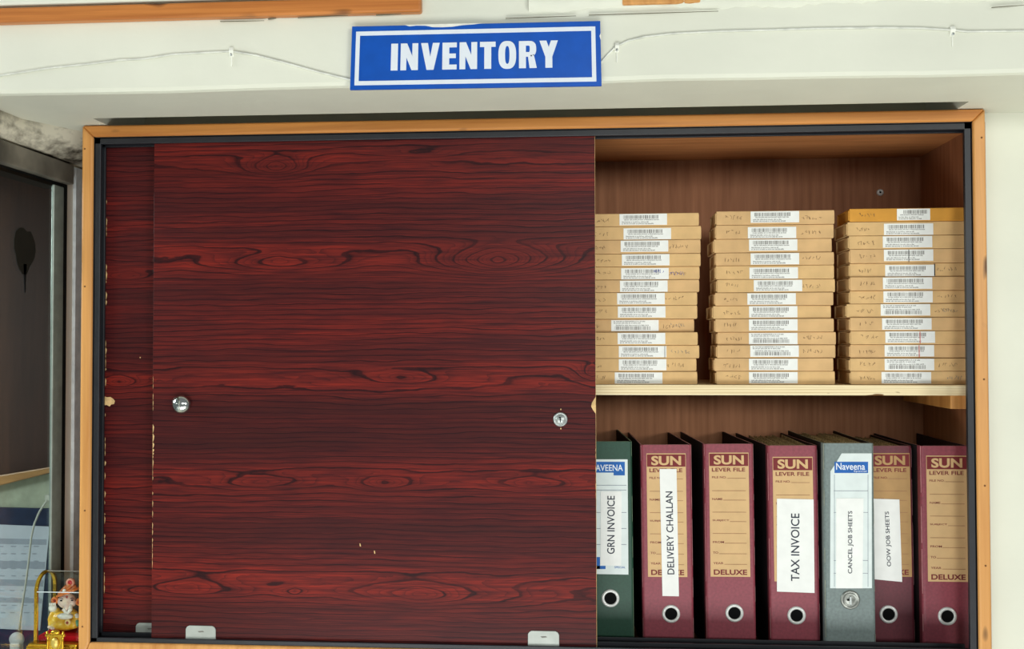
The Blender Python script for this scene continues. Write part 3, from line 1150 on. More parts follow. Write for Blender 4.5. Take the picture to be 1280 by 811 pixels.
def lever_file(cx, Y, ztop, W, mat, edge, label, fdp=0.196, tilt=0.0, lean=(-0.006, -0.012), papers=0.0, ring_z=0.0525, ring='white', ring_x=0.0, top_wear=False):
    global FH, FDP
    FDP = fdp
    z0 = ZFL + 0.0008
    FH = ztop - z0
    t = thing('lever_arch_file', (cx, Y, z0), label, 'file', 'lever arch files in the lower compartment')
    t.rotation_euler = (0, tilt, 0)
    O = (0, 0, 0)
    mb = MB()                             # spine board with rounded long edges, turned in at the sides
    r = 0.0045
    prof = []
    for k in range(7):
        a = math.pi + math.pi/2*k/6
        prof.append((-W/2 + r + r*math.cos(a), r + r*math.sin(a)))
    for k in range(7):
        a = 1.5*math.pi + math.pi/2*k/6
        prof.append((W/2 - r + r*math.cos(a), r + r*math.sin(a)))
    inner = [(W/2 - 0.0026, r), (W/2 - 0.0036, 0.0030), (-W/2 + 0.0036, 0.0030), (-W/2 + 0.0026, r)]
    loop = [Vector((x, y, 0)) for x, y in prof + inner]
    mb.prism(loop, (0, 0, FH), mat)
    # worn line down both arrises
    for s_ in (-1, 1):
        zc = 0.0
        while zc < FH:
            ln = rnd.uniform(.006, .03)
            if rnd.random() < .62:
                x = s_*(W/2 - 0.0011)
                mb.prism([(x, 0.0008, zc), (x + s_*.0005, 0.0014, zc), (x + s_*.0005, .0014, min(FH, zc+ln)), (x, .0008, min(FH, zc+ln))], (0, -0.0004, 0), edge)
            zc += ln
    mb.prism([(-W/2+r, 0.0004, FH-.0007), (W/2-r, 0.0004, FH-.0007), (W/2-r, .0026, FH+.0003), (-W/2+r, .0026, FH+.0003)], (0, 0, -0.0005), edge)
    sp = mb.build('spine', t, O)
    for s_, ln in ((-1, lean[0]), (1, lean[1])):
        mb = MB()
        x0 = s_*(W/2) - (0.0026 if s_ > 0 else 0)
        rough_cover(mb, x0, x0+0.0026, r, FDP, FH, mat, edge, ln, M_cboard)
        # dark lining on the inside face
        xi = x0 - 0.0003 if s_ > 0 else x0 + 0.0029
        vs = [(xi, r, .001), (xi + ln*.45, r+(FDP-r)*.5, .001), (xi+ln, FDP, .001), (xi+ln, FDP, FH-.0012), (xi + ln*.45, r+(FDP-r)*.5, FH-.0014), (xi, r, FH-.0012)]
        mb.add(vs, [(0, 1, 4, 5), (1, 2, 3, 4)], M_board)
        mb.build('cover', t, O)
    # finger ring
    mb = MB()
    c = Vector((ring_x, 0, ring_z))
    if ring == 'white':
        mb.lathe(c, [(0.0084, 0.0002), (0.0084, 0.0012), (0.0096, 0.0019), (0.0116, 0.0017), (0.0126, 0.0004), (0.0126, -0.0005)], M_ringw, 36)
        mb.lathe(c, [(0.0, 0.0002), (0.0084, 0.00025)], M_hole, 36)
        nm = 'finger_ring'
    else:
        mb.lathe(c, [(0.0, 0.0012), (0.0050, 0.0010), (0.0066, 0.0004), (0.0092, 0.0008), (0.0106, 0.0022), (0.0122, 0.0020), (0.0130, 0.0004)], M_steel_d, 36)
        mb.box(c + Vector((-.0014, -.0034, -.0062)), c + Vector((.0014, -.0006, .0050)), M_steel, 0.0006)
        mb.box(c + Vector((-.0046, -.0030, -.0008)), c + Vector((.0012, -.0006, .0014)), M_hole, 0.0004)
        nm = 'finger_ring'
    mb.build(nm, t, O)
    # lever mechanism inside on the back cover
    mb = MB()
    mb.box((-W/2+.004, .05, .06), (-W/2+.0065, .13, .20), M_steel, .0008)
    mb.tube([(-W/2+.006, .07, .12), (-W/2+.03, .07, .12), (-W/2+.036, .09, .12), (-W/2+.03, .11, .12), (-W/2+.006, .11, .12)], .0016, M_steel, 8)
    mb.build('lever_mechanism', t, O)
    if papers:
        mb = MB()
        n_ = int(papers/0.0011)
        for q in range(n_):
            x = -W/2 + 0.006 + q*(W-0.014)/max(1, n_)
            top = FH - rnd.uniform(.001, .009)
            mb.box((x, .012 + rnd.uniform(0, .006), .004), (x+.0007, FDP-.012-rnd.uniform(0, .01), top), M_paperedge)
        mb.build('papers', t, O)
    return t


U, V = Vector((1, 0, 0)), Vector((0, 0, 1))
PXM = 0.001132                            # metres per photo pixel at the spines


def sun_label(t, dx=0.0, dz=0.0, w=0.0545, h=0.1720, M_tan=M_tan):
    """tan spine label: header, ruled entry lines, footer"""
    mb = MB()
    x0 = -w/2 + dx
    zt = FH - 0.0118 + dz
    zb = zt - h
    y = -0.0002
    mb.box((x0, y, zb), (x0+w, 0.0002, zt), M_tan)

    def q(xa, xb, fa, fb, m_, yy=y-.0002):
        mb.quad((x0+xa*w, yy, zt-fb*h), (x0+xb*w, yy, zt-fb*h), (x0+xb*w, yy, zt-fa*h), (x0+xa*w, yy, zt-fa*h), m_)
    q(0.012, .988, .008, .108, M_mprint)
    mb.text('SUN', (x0+.12*w, y-.0002, zt-.096*h), U, V, .76*w, .076*h, M_tan, 0.035)
    mb.text('LEVER FILE', (x0+.07*w, y, zt-.153*h), U, V, .84*w, .031*h, M_mprint, 0.02)
    for nm, f, ww in (('FILE NO.', .207, .37), ('NAME', .383, .26), ('SUBJECT', .556, .42), ('FROM', .730, .28), ('TO', .815, .13), ('YEAR', .900, .26)):
        mb.text(nm, (x0+.07*w, y, zt-f*h), U, V, ww*w, .017*h, M_mprint, 0.01)
        q(.09+ww, .92, f-.002, f+.0025, M_ruled)
    for f in (.305, .478, .650):
        q(.07, .92, f, f+.0045, M_ruled)
    mb.text('DELUXE', (x0+.08*w, y, zt-.985*h), U, V, .84*w, .043*h, M_mprint, 0.03)
    o = mb.build('spine_label', t, (0, 0, 0))
    return o


def sticker(t, ptl, ptr, pbr, pbl, string, cap, y0t, y1t, xoff=0.0, yl=-0.0009, bold=0.008, mat=None):
    """white paper sticker given by its corners (file coordinates) with lettering that reads upwards"""
    mb = MB()
    mb.prism([(p[0], yl, p[1]) for p in (ptl, ptr, pbr, pbl)], (0, 0.0003, 0), mat or M_paper)
    # lettering runs from bottom (y0t) to top (y1t)
    cxm = (ptl[0]+ptr[0]+pbr[0]+pbl[0])/4 + xoff
    lean = ((ptl[0]-pbl[0])/(ptl[1]-pbl[1]))
    Vt = Vector((lean, 0, 1)).normalized()
    Ut = Vector((-1, 0, lean)).normalized()
    zm = (ptl[1]+pbl[1])/2
    o = Vector((cxm + (y0t-zm)*lean + cap/2, yl-.0001, y0t))
    mb.text(string, o, Vt, Ut, (y1t-y0t), cap, M_title, bold)
    mb.build('title_sticker', t, (0, 0, 0))


def mk_file(xl, xr, ytop, Y, mat, edge, label, **kw):
    a, b = at(xl, ytop, Y), at(xr, ytop, Y)
    W = b.x - a.x
    t = lever_file((a.x+b.x)/2, Y, (a.z+b.z)/2, W, mat, edge, label, **kw)

    def L(px, py):
        p = at(px, py, Y)
        lx, lz = p.x - t.location.x, p.z - t.location.z
        ty = t.rotation_euler.y
        return (lx*math.cos(ty) - lz*math.sin(ty), lx*math.sin(ty) + lz*math.cos(ty))
    return t, L


YFI = 0.066


def place(xl, xr, ytop, Y, mat, edge, label, ringpx, **kw):
    a, b = at(xl, ytop, Y), at(xr, ytop, Y)
    c = at(ringpx[0], ringpx[1], Y)
    base = ZFL + 0.0008
    W = b.x - a.x
    cx = (a.x+b.x)/2
    ty = kw.get('tilt', 0.0)
    lx, lz = c.x - cx, c.z - base
    kw['ring_x'] = lx*math.cos(ty) - lz*math.sin(ty)
    kw['ring_z'] = lx*math.sin(ty) + lz*math.cos(ty)
    return mk_file(xl, xr, ytop, Y, mat, edge, label, **kw)


TL = -0.008
t1, L1 = place(723.5, 792, 552, YFI, M_green, M_edge_g, 'dark green lever arch file with GRN INVOICE sticker, half behind the sliding door', (763, 747.5), tilt=TL, lean=(-.004, -.012))
mb = MB()
q = [L1(733, 574), L1(784.5, 574), L1(785.5, 718), L1(734, 717)]
mb.prism([(p[0], -.0004, p[1]) for p in q], (0, .0003, 0), M_lsheet)
bl = lambda L, pts, m_, y=-.0006: mb.prism([(L(*p)[0], y, L(*p)[1]) for p in pts], (0, .0002, 0), m_)
bl(L1, [(735, 577), (781, 577), (781, 590.5), (735, 590.5)], M_bprint)
bl(L1, [(767, 590.5), (781, 590.5), (781, 594), (767, 594)], M_bprint)
o_ = L1(738, 588.5); e_ = L1(778.5, 580.5)
mb.text('NAVEENA', (o_[0], -.0006, o_[1]), U, V, e_[0]-o_[0], e_[1]-o_[1], M_white, 0.012)
for yy in (606, 612, 640, 660, 680):
    bl(L1, [(735, yy), (783, yy), (783, yy+.7), (735, yy+.7)], M_band)
bl(L1, [(745.5, 696), (750, 696), (750, 711), (745.5, 711)], M_bprint)
bl(L1, [(745.5, 707), (757, 707), (757, 711), (745.5, 711)], M_bprint)
o_ = L1(768, 710); e_ = L1(782, 707.5)
mb.text('SPECIAL', (o_[0], -.0006, o_[1]), U, V, e_[0]-o_[0], e_[1]-o_[1], M_bprint)
mb.build('spine_label', t1, (0, 0, 0))
sticker(t1, L1(750.8, 614), L1(777, 614), L1(776.5, 707), L1(750.5, 706), 'GRN INVOICE', 9.3*PXM, L1(763, 692)[1], L1(763, 619.5)[1], 0.0)

t2, L2 = place(802.5, 866.5, 556, YFI, M_maroon, M_edge_m, 'maroon lever arch file with a long narrow DELIVERY CHALLAN sticker', (838.8, 767), tilt=TL, lean=(-.008, -.013))
sun_label(t2)
sticker(t2, L2(824.4, 586), L2(845.6, 586), L2(848.6, 745), L2(828, 744.5), 'DELIVERY CHALLAN', 8.6*PXM, L2(839, 717.5)[1], L2(836, 614)[1], 0.0008)

t3, L3 = place(881.5, 944, 555, YFI, M_maroon, M_edge_m, 'plain maroon lever arch file without sticker, between DELIVERY CHALLAN and TAX INVOICE files', (918, 766), tilt=TL, lean=(-.012, -.012))
sun_label(t3)
t4, L4 = place(961, 1024, 557, YFI, M_maroon, M_edge_m, 'maroon lever arch file with wide TAX INVOICE sticker', (995.7, 769), tilt=TL, lean=(-.012, -.008), papers=.03)
sun_label(t4, 0.0, -0.0035)
sticker(t4, L4(971, 623), L4(1016.8, 624), L4(1018, 740.8), L4(971, 739), 'TAX INVOICE', 10.2*PXM, L4(995, 726)[1], L4(995, 641.5)[1], -0.0004)
t5, L5 = place(1029.5, 1093, 554, 0.052, M_grey, M_edge_y, 'worn grey lever arch file with CANCEL JOB SHEETS sticker and chrome finger ring', (1062.7, 749.5), tilt=-.003, lean=(-.006, -.002), papers=.05, ring='chrome')
mb = MB()
pts = [(1052, 566.5), (1089.5, 566.5), (1089.8, 735), (1037.5, 735), (1038, 589), (1044, 580)]
mb.prism([(L5(*p)[0], -.0004, L5(*p)[1]) for p in pts], (0, .0003, 0), M_lsheet)
bl(L5, [(1043, 577), (1085, 577), (1085, 591), (1043, 591)], M_bprint)
o_ = L5(1045, 587); e_ = L5(1081, 578.5)
mb.text('Naveena', (o_[0], -.0006, o_[1]), U, V, e_[0]-o_[0], e_[1]-o_[1], M_white, 0.012)
o_ = L5(1067, 590.3); e_ = L5(1083, 587.6)
mb.text('Special', (o_[0], -.0006, o_[1]), U, V, e_[0]-o_[0], e_[1]-o_[1], M_white)
for yy in (613, 640, 700, 716):
    bl(L5, [(1042, yy), (1085, yy), (1085, yy+.6), (1042, yy+.6)], M_band)
bl(L5, [(1042.6, 593), (1043.2, 593), (1043.2, 733), (1042.6, 733)], M_band)
bl(L5, [(1084.6, 593), (1085.2, 593), (1085.2, 733), (1084.6, 733)], M_band)
mb.build('spine_label', t5, (0, 0, 0))
sticker(t5, L5(1045, 622.5), L5(1079.2, 622.5), L5(1078, 735), L5(1044.8, 735), 'CANCEL JOB SHEETS', 6.6*PXM, L5(1064, 716.5)[1], L5(1064, 638.5)[1], 0.0015)
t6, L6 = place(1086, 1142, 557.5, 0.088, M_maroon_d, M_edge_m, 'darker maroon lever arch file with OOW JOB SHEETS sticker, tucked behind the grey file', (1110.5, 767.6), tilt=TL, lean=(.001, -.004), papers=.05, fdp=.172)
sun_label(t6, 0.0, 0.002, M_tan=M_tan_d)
sticker(t6, L6(1087, 623), L6(1124, 624), L6(1127.4, 727), L6(1091, 723.5), 'OOW JOB SHEETS', 6.4*PXM, L6(1113, 707.5)[1], L6(1112, 639)[1], 0.0034)
t7, L7 = place(1151, 1213, 557.5, YFI, M_maroon, M_edge_m, 'plain maroon lever arch file without sticker, last one against the cabinet side panel', (1184.2, 770), tilt=-.004, lean=(-.004, -.002))
sun_label(t7, 0.0022, -0.0012)
print('floor', ZFL, [round(t.location.z, 4) for t in (t1, t2, t3, t4, t5, t6, t7)], 'XIN', XIN, at(1212.5, 557, YFI).x)

# ------------------------------------------------------------------ sign
SY = YBM-0.0085
LET = {}


def poly(*p):
    return [list(p)]


def arc(cx, cy, rx, ry, a0, a1, n=10, e=2.6):
    out = []
    for i in range(n+1):
        a = math.radians(a0 + (a1-a0)*i/n)
        c_, s_ = math.cos(a), math.sin(a)
        out.append((cx + rx*math.copysign(abs(c_)**(2/e), c_), cy + ry*math.copysign(abs(s_)**(2/e), s_)))
    return out


def ring(cx, cy, rx, ry, ix, iy, a0, a1, n=24):
    o_, i_ = arc(cx, cy, rx, ry, a0, a1, n), arc(cx, cy, ix, iy, a0, a1, n)
    return [[o_[k], o_[k+1], i_[k+1], i_[k]] for k in range(n)]


S_ = 0.235
LET['I'] = (0.235, [[(0, 0), (S_, 0), (S_, 1), (0, 1)]])
LET['N'] = (0.60, [[(0, 0), (.20, 0), (.20, 1), (0, 1)], [(.40, 0), (.60, 0), (.60, 1), (.40, 1)], [(0, 1), (.22, 1), (.60, 0), (.38, 0)]])
LET['V'] = (0.64, [[(0, 1), (.235, 1), (.40, 0), (.20, 0)], [(.64, 1), (.405, 1), (.24, 0), (.44, 0)]])
LET['E'] = (0.49, [[(0, 0), (S_, 0), (S_, 1), (0, 1)], [(S_, .82), (.49, .82), (.49, 1), (S_, 1)], [(S_, .42), (.46, .42), (.46, .59), (S_, .59)], [(S_, 0), (.49, 0), (.49, .18), (S_, .18)]])
LET['T'] = (0.53, [[(.1475, 0), (.3825, 0), (.3825, 1), (.1475, 1)], [(0, .81), (.53, .81), (.53, 1), (0, 1)]])
LET['O'] = (0.60, ring(.30, .5, .30, .515, .075, .33, 0, 360, 40))
LET['R'] = (0.60, [[(0, 0), (S_, 0), (S_, 1), (0, 1)], [(S_, .83), (.33, .83), (.33, 1), (S_, 1)], [(S_, .42), (.33, .42), (.33, .59), (S_, .59)],
                   [(.30, .46), (.50, .50), (.60, 0), (.355, 0)]] + ring(.33, .71, .255, .29, .035, .12, -90, 90, 16))
LET['Y'] = (0.62, [[(0, 1), (.235, 1), (.43, .38), (.20, .38)], [(.62, 1), (.385, 1), (.19, .38), (.42, .38)], [(.1925, 0), (.4275, 0), (.4275, .46), (.1925, .46)]])
tl, tr, br, bl_ = (at(*p, SY) for p in ((440, 33), (750.3, 26), (752, 107.3), (437.3, 112.3)))
mb = MB()


def sg(u, w, y=SY):                        # u to the right, w up, both 0..1
    p = (bl_*(1-u) + br*u)*(1-w) + (tl*(1-u) + tr*u)*w
    return Vector((p.x, y, p.z))


mb.prism([tl, tr, br, bl_], (0, 0.003, 0), M_sign, 0.0004, 1)
u0, u1, w0, w1, tu, tw = 0.018, 0.980, 0.068, 0.915, 0.0165, 0.066


def sq(ua, ub, wa, wb, m_):
    mb.prism([sg(ua, wa, SY-.0003), sg(ub, wa, SY-.0003), sg(ub, wb, SY-.0003), sg(ua, wb, SY-.0003)], (0, 0.0003, 0), m_)


sq(u0, u1, w0, w0+tw, M_white); sq(u0, u1, w1-tw, w1, M_white)
sq(u0, u0+tu, w0+tw, w1-tw, M_white); sq(u1-tu, u1, w0+tw, w1-tw, M_white)
tot = sum(LET[c_][0] for c_ in 'INVENTORY') + 8*0.095
ua, ub = 0.163, 0.831
wa, wb = 0.292, 0.712
pos = 0.0
for c_ in 'INVENTORY':
    wd, polys = LET[c_]
    for kk, pg in enumerate(polys):
        dpt = .0004 + .00004*(kk if len(polys) < 8 else kk % 2)
        mb.prism([sg(ua + (pos + x)/tot*(ub-ua), wa + y*(wb-wa), SY-dpt) for x, y in pg], (0, dpt, 0), M_white)
    pos += wd + 0.095
# flaked places on the upper and right edge
M_flake = plain('torn_white_core', (226, 224, 212), 0.7)
top_e = [(.215, 1.0), (.235, .975), (.262, .985), (.30, .98), (.33, .955), (.37, .95), (.41, .955), (.45, .975), (.50, .985), (.53, 1.0)]
mb.prism([sg(u, w+.004, SY-.0005) for u, w in top_e], (0, 0.0006, 0), M_flake)
mb.prism([sg(1.001, .81, SY-.0005), sg(.996, .77, SY-.0005), sg(.999, .72, SY-.0005), sg(1.002, .70, SY-.0005)], (0, 0.0006, 0), M_flake)
tag(mb.build('sign'), 'blue plastic sign with white border reading INVENTORY on the cream beam', 'sign')

# painted-over cable along the beam and its clips
M_cable = plain('painted_cable', (212, 213, 202), 0.5, 0.3, 0, 0.08)
path = [(-80, 103), (0, 94.5), (30, 90), (62, 85), (110, 80), (150, 75), (180, 73.5), (215, 68), (250, 66), (290, 64), (320, 69), (352, 77), (395, 89), (437, 99.5), (520, 100), (640, 95),
        (720, 88), (752, 77), (760, 68), (770, 58), (785, 51), (805, 46), (840, 42), (900, 39), (960, 37.5), (1020, 35.5), (1100, 34.5), (1150, 35), (1190, 37.5), (1210, 39.5), (1285, 38.5), (1360, 37)]
mb = MB()
RC = 0.0013
mb.tube([at(x, y, YBM-RC*0.8) for x, y in path], RC, M_cable, 10)
tag(mb.build('cable'), 'thin painted cable running along the cream beam and behind the blue sign', 'cable')
M_clip = plain('white_clip_plastic', (232, 232, 220), 0.4)
for (px, py, lb) in ((290, 64, 'small white cable clip on the beam left of the blue sign'), (771, 58, 'small white cable clip where the cable leaves the blue sign'),
                     (1190, 38, 'small white cable clip on the beam above the cabinet corner far from the sign')):
    c = at(px, py, YBM)
    mb = MB()
    mb.prism([c + Vector((-.0028, 0, .0045)), c + Vector((-.0026, -.003, .004)), c + Vector((-.002, -.0046, 0)), c + Vector((-.0026, -.003, -.004)), c + Vector((-.0028, 0, -.0075))], (0.0052, 0, 0), M_clip, 0.0005, 1)
    mb.lathe(c + Vector((0, -.003, -.0052)), [(0.0, .0016), (.0013, .0013), (.0015, 0)], M_steel, 10)
    mb.box(c + Vector((-.0007, -.0012, -.019)), c + Vector((.0008, 0, -.007)), M_clip, .0003)
    tag(mb.build('cable_clip'), lb, 'cable clip', 'cable clips along the beam')

# ------------------------------------------------------------------ ornament on the ledge
YO = 0.036
SO = (D+YO)/FPX


def oc(px, py, dy=0.0):
    return at(px, py, YO+dy)


X0 = at(42.5, 760, 0.012).x               # gold arch end
XE = XL - 0.004                           # stops short of the cabinet side
zbase_t = oc(60, 796).z                   # top of the gold base
ztopd = oc(58, 713).z
YA, YBk = 0.012, 0.064
CASE = thing('display_case', ((X0+XE)/2, 0.038, ZLEDGE), 'small arched clear display case on a ribbed gold base beside the cabinet', 'display case')
KO = ORIGIN[CASE]
# base: ribbed, flaring downwards
mb = MB()
nb = 30
xl_, xr_ = X0 - 0.008, XE
prof = [(0.0, 0.0), (0.0, 0.006), (0.003, 0.010), (0.0035, 0.0)]
zt_ = zbase_t
mb.box((xl_+.004, YA-.008, zt_-.004), (xr_, YBk+.008, zt_), M_gold, .0012)
mb.box((xl_-.003, YA-.016, ZLEDGE), (xr_, YBk+.014, ZLEDGE+.010), M_gold, .0015)
mb.box((xl_+.003, YA-.009, ZLEDGE+.008), (xr_, YBk+.010, zt_-.003), M_gold)
for k in range(nb):
    x = xl_ + 0.003 + (xr_-xl_-0.006)*(k+.5)/nb
    mb.tube([(x, YA-.009, zt_-.004), (x, YA-.0115, (zt_+ZLEDGE)/2), (x, YA-.014, ZLEDGE+.008)], .0013, M_gold, 6)
for k in range(16):
    y = YA - .006 + (YBk-YA+.012)*(k+.5)/16
    mb.tube([(xl_+.003, y, zt_-.004), (xl_, y, (zt_+ZLEDGE)/2), (xl_-.001, y, ZLEDGE+.008)], .0013, M_gold, 6)
part(mb, 'gold_base', CASE, KO)
mb = MB()                                  # little gilt bracket in front of the base
c = at(69, 803.5, YA-.016)
for s_ in (-1, 1):
    mb.tube([c + Vector((s_*.0115, 0, .016)), c + Vector((s_*.0105, 0, .002)), c + Vector((s_*.0115, 0, -.020)), c + Vector((s_*.0115, 0, -.036))], .0014, M_gold, 8)
mb.box(c + Vector((-.014, -.002, .0085)), c + Vector((.014, .002, .0125)), M_gold, .001)
mb.ball(c + Vector((0, 0, .0145)), (.007, .003, .0035), M_gold, 14)
mb.ball(c + Vector((0, -.001, .000)), (.0055, .003, .0075), plain('gilt_panel', (214, 186, 96), 0.35, 0.5, 0.5), 14)
mb.box(c + Vector((-.010, .0005, -.036)), c + Vector((.010, .004, .009)), M_gold, .001)
part(mb, 'gilt_bracket', CASE, KO)
mb = MB()
zc0, zc1 = zt_, oc(60, 788.2).z
mb.box((X0+.004, YA+.003, zc0), (xr_-.001, YBk-.003, zc1), M_red, .0025)
part(mb, 'red_cushion', CASE, KO)


def archpts(x, inset=0.0, n=20):
    """profile of the vault in the plane x: straight up, round over, down"""
    ym = (YA+YBk)/2
    r = (YBk-YA)/2 - inset
    zs_ = oc(42, 735).z
    pts = [Vector((x, ym-r, zt_)), Vector((x, ym-r, zs_))]
    for k in range(1, n):
        a = math.pi*k/n
        pts.append(Vector((x, ym - r*math.cos(a), zs_ + (ztopd-zs_-inset)*math.sin(a))))
    pts += [Vector((x, ym+r, zs_)), Vector((x, ym+r, zt_))]
    return pts


mb = MB()
a, b = archpts(X0), archpts(X0, .0032)
vs = a + [p + Vector((.0045, 0, 0)) for p in a] + b + [p + Vector((.0045, 0, 0)) for p in b]
n = len(a)
fs = []
for i in range(n-1):
    fs += [(i, i+1, n+i+1, n+i), (2*n+i, 3*n+i, 3*n+i+1, 2*n+i+1), (i, 2*n+i, 2*n+i+1, i+1), (n+i, n+i+1, 3*n+i+1, 3*n+i)]
mb.add(vs, fs, M_gold)
part(mb, 'gold_arch', CASE, KO)
mb = MB()
a = archpts(X0+.0045, .0006)
bb = [Vector((xr_, p.y, p.z)) for p in a]
vs = a + bb
fs = [(i, i+1, n+i+1, n+i) for i in range(n-1)]
mb.add(vs, fs, M_glass)
z_ = oc(42, 734.5).z
mb.box((X0+.004, YA-.0002, z_), (xr_, YA+.0008, z_+.0010), plain('fold_edge_highlight', (214, 222, 224), 0.15, 0.5))  # opaque pale bar: highlight along the cover's fold, put into the colour
mb.box((X0+.004, (YA+YBk)/2-.0006, ztopd-.0012), (xr_, (YA+YBk)/2+.0006, ztopd-.0002), plain('clear_top_edge', (150, 148, 140), 0.2, 0.5))
part(mb, 'clear_cover', CASE, KO)

# painted figurine inside it
FIG = thing('figurine', oc(80, 787), 'small painted seated elephant-headed figurine in yellow on a red cushion inside clear case', 'figurine')
GO = ORIGIN[FIG]


def blob(items, mat, name, vox=0.0011):
    """several rounded masses fused into one continuous skin"""
    src = MB()
    for it in items:
        if not isinstance(it[0], list):
            src.ball(it[0], it[1], mat, 16)
        else:
            src.tube(it[0], it[1], mat, 10)
            for e_ in (0, -1):
                src.ball(it[0][e_], it[1][e_], mat, 10)
    tmp = src.build('fused')
    md = tmp.modifiers.new('fuse', 'REMESH')
    md.mode = 'VOXEL'
    md.voxel_size = vox
    md.use_smooth_shade = True
    sm = tmp.modifiers.new('smooth', 'SMOOTH')
    sm.iterations = 3
    dg = bpy.context.evaluated_depsgraph_get()
    me = bpy.data.meshes.new_from_object(tmp.evaluated_get(dg))
    me.name = name
    bpy.data.objects.remove(tmp)
    me.materials.clear()
    me.materials.append(mat)
    me.transform(Matrix.Translation(-GO))
    for p in me.polygons:
        p.use_smooth = True
    o = bpy.data.objects.new(name, me)
    COL.objects.link(o)
    o.parent = FIG
    return o


pp = lambda px, py, dy=0.0: oc(px, py, dy)
g = NT('painted_yellow_robe')
nz = g.noise((140, 140, 140), 1.0, 2.0)
g.base(g.ramp(nz, [(0.38, (226, 168, 26)), (0.6, (236, 190, 60)), (0.75, (238, 214, 140))]), 0.3, 0.5)
M_robe = g.mat
g = NT('painted_pale_skin')
nz = g.noise((120, 120, 120), 1.0, 2.0)
g.base(g.ramp(nz, [(0.4, (214, 186, 182)), (0.65, (230, 208, 186))]), 0.28, 0.5)
M_skin = g.mat
M_porc = plain('white_porcelain', (226, 222, 212), 0.25, 0.5)
M_oran = plain('painted_orange', (204, 112, 48), 0.35, 0.45, 0, 0.2, 150)
M_brn = plain('painted_red_brown', (150, 50, 34), 0.4, 0.4)
M_grn = plain('painted_green', (90, 150, 120), 0.35, 0.4)
px_ = SO
blob([(pp(81, 780), (20*px_, 13*px_, 7.5*px_)), (pp(80, 772), (16*px_, 12*px_, 10*px_)), (pp(68, 779, -.006), (8*px_, 7*px_, 7*px_)), (pp(92, 779, -.006), (8*px_, 7*px_, 7*px_)),
      ([pp(71, 764), pp(66, 768, -.004), pp(63.5, 774, -.007), pp(64, 780, -.01)], [5*px_, 4.6*px_, 4*px_, 3.4*px_]),
      ([pp(89, 764), pp(94, 768, -.004), pp(96.5, 774, -.006)], [5*px_, 4.6*px_, 3.6*px_])], M_robe, 'body')
o = blob([(pp(84, 751, -.003), (11.5*px_, 9.5*px_, 10*px_)), (pp(78, 752, -.006), (6*px_, 5*px_, 6*px_)), (pp(90, 753, -.006), (5.5*px_, 5*px_, 5.5*px_)),
          ([pp(84, 755, -.011), pp(83, 760, -.014), pp(80.5, 764, -.015), pp(79, 762, -.016)], [4*px_, 3.2*px_, 2.6*px_, 1.9*px_])], M_skin, 'head')
mb = MB()
for (ex_, ey_) in ((76.5, 750.5), (90.2, 750.2)):
    mb.ball(pp(ex_, ey_, -.0125), (1.7*px_, 1.0*px_, 1.0*px_), M_black, 10)
    mb.tube([pp(ex_-2.2, ey_-2, -.0125), pp(ex_, ey_-2.9, -.013), pp(ex_+2.2, ey_-2, -.0125)], .0005, M_black, 6)
mb.ball(pp(83.6, 746, -.0128), (1.3*px_, .6*px_, 1.8*px_), M_brn, 10)
part(mb, 'painted_face', o, GO)
blob([([pp(88, 757, -.010), pp(88, 762, -.014), pp(85, 766, -.016), pp(81, 764.5, -.017), pp(80.5, 761, -.017)], [3.2*px_, 2.8*px_, 2.4*px_, 2.0*px_, 1.6*px_])], M_porc, 'trunk_and_tusk')
mb = MB()
mb.ball(pp(81.5, 770, -.0125), (10.5*px_, 5*px_, 4.2*px_), M_porc, 20)
part(mb, 'white_sash', FIG, GO)
mb = MB()
mb.ball(pp(66, 759.5, -.004), (5*px_, 4.5*px_, 5.6*px_), M_porc, 16)
for k in range(4):
    mb.tube([pp(62.5+k*2.2, 757, -.008), pp(62.3+k*2.2, 753.5, -.009)], .0011, M_porc, 6)
part(mb, 'raised_hand', FIG, GO)
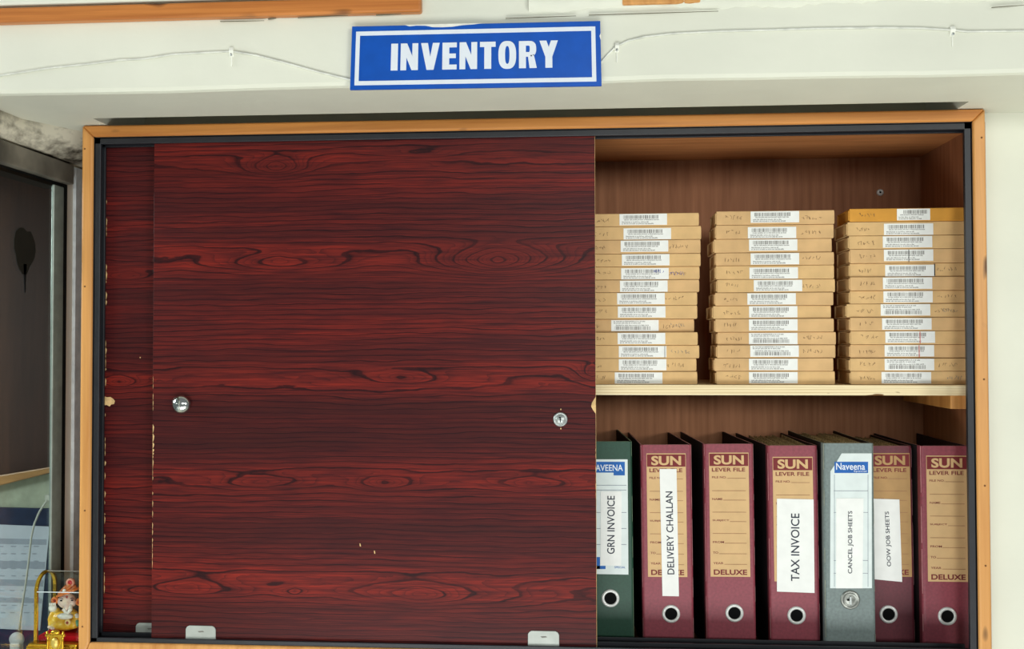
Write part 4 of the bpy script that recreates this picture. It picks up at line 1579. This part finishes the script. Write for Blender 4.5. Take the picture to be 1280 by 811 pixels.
for (ex_, ey_, r_) in ((69, 750.2, 4.9), (99.5, 752, 4.9)):
    mb = MB()
    c = pp(ex_, ey_, -.004)
    mb.lathe(c, [(0.0, .0005), (r_*.42*px_, .0006), (r_*.46*px_, .0022), (r_*.75*px_, .0032), (r_*px_, .0016), (r_*.8*px_, -.002)], M_oran, 20)
    mb.lathe(c, [(0.0, .0009), (r_*.45*px_, .0010)], M_brn, 16)
    part(mb, 'ear', FIG, GO)
blob([([pp(71.5, 745, -.008), pp(78, 742.5, -.013), pp(85, 740, -.0145), pp(92, 737, -.013), pp(98, 735, -.006)], [1.8*px_, 2.3*px_, 2.5*px_, 2.4*px_, 2*px_]),
      ([pp(76, 742, .004), pp(84, 736, .004), pp(92, 733, .004)], [4*px_, 6*px_, 4*px_])], M_oran, 'turban')
mb = MB()
mb.tube([pp(84, 739, -.011), pp(86.5, 734, -.010), pp(88, 730, -.009)], [2.2*px_, 2.6*px_, 3.4*px_], M_oran, 12)
c = pp(88.2, 727.8, -.009)
mb.lathe(c, [(0, .0018), (3.2*px_, .0016), (3.6*px_, .0030), (5.3*px_, .0022), (5.6*px_, -.0018), (0, -.0022)], plain('painted_pink_rim', (222, 150, 128), 0.3), 20)
mb.lathe(c, [(0, .0028), (2.4*px_, .0025), (3.3*px_, .0012)], plain('painted_red_jewel', (190, 40, 44), 0.25), 16)
mb.ball(pp(80.5, 738, -.012), (2.6*px_, 2*px_, 2.2*px_), M_porc, 12)
part(mb, 'turban_jewel', FIG, GO)
mb = MB()
c = pp(84.2, 778, -.0165)
mb.lathe(c, [(0, .0012), (1.7*px_, .0010), (1.9*px_, .0003)], M_brn, 14)
mb.lathe(c, [(1.8*px_, .0004), (3.2*px_, .0008), (4.0*px_, -.0012)], plain('painted_cream_ring', (230, 196, 130), 0.3), 16)
part(mb, 'heart_motif', FIG, GO)
mb = MB()
mb.ball(pp(96, 770.5, -.006), (3.4*px_, 3*px_, 4.5*px_), M_porc, 12)
mb.ball(pp(96.3, 778.5, -.008), (3.2*px_, 3*px_, 5*px_), M_grn, 12)
part(mb, 'held_sweet', FIG, GO)
mb = MB()
for k, (ex_, ey_) in enumerate(((62.5, 783.5), (66, 785))):
    mb.ball(pp(ex_, ey_, -.012), (3.2*px_, 2.8*px_, 2.2*px_), M_skin, 12)
part(mb, 'foot', FIG, GO)
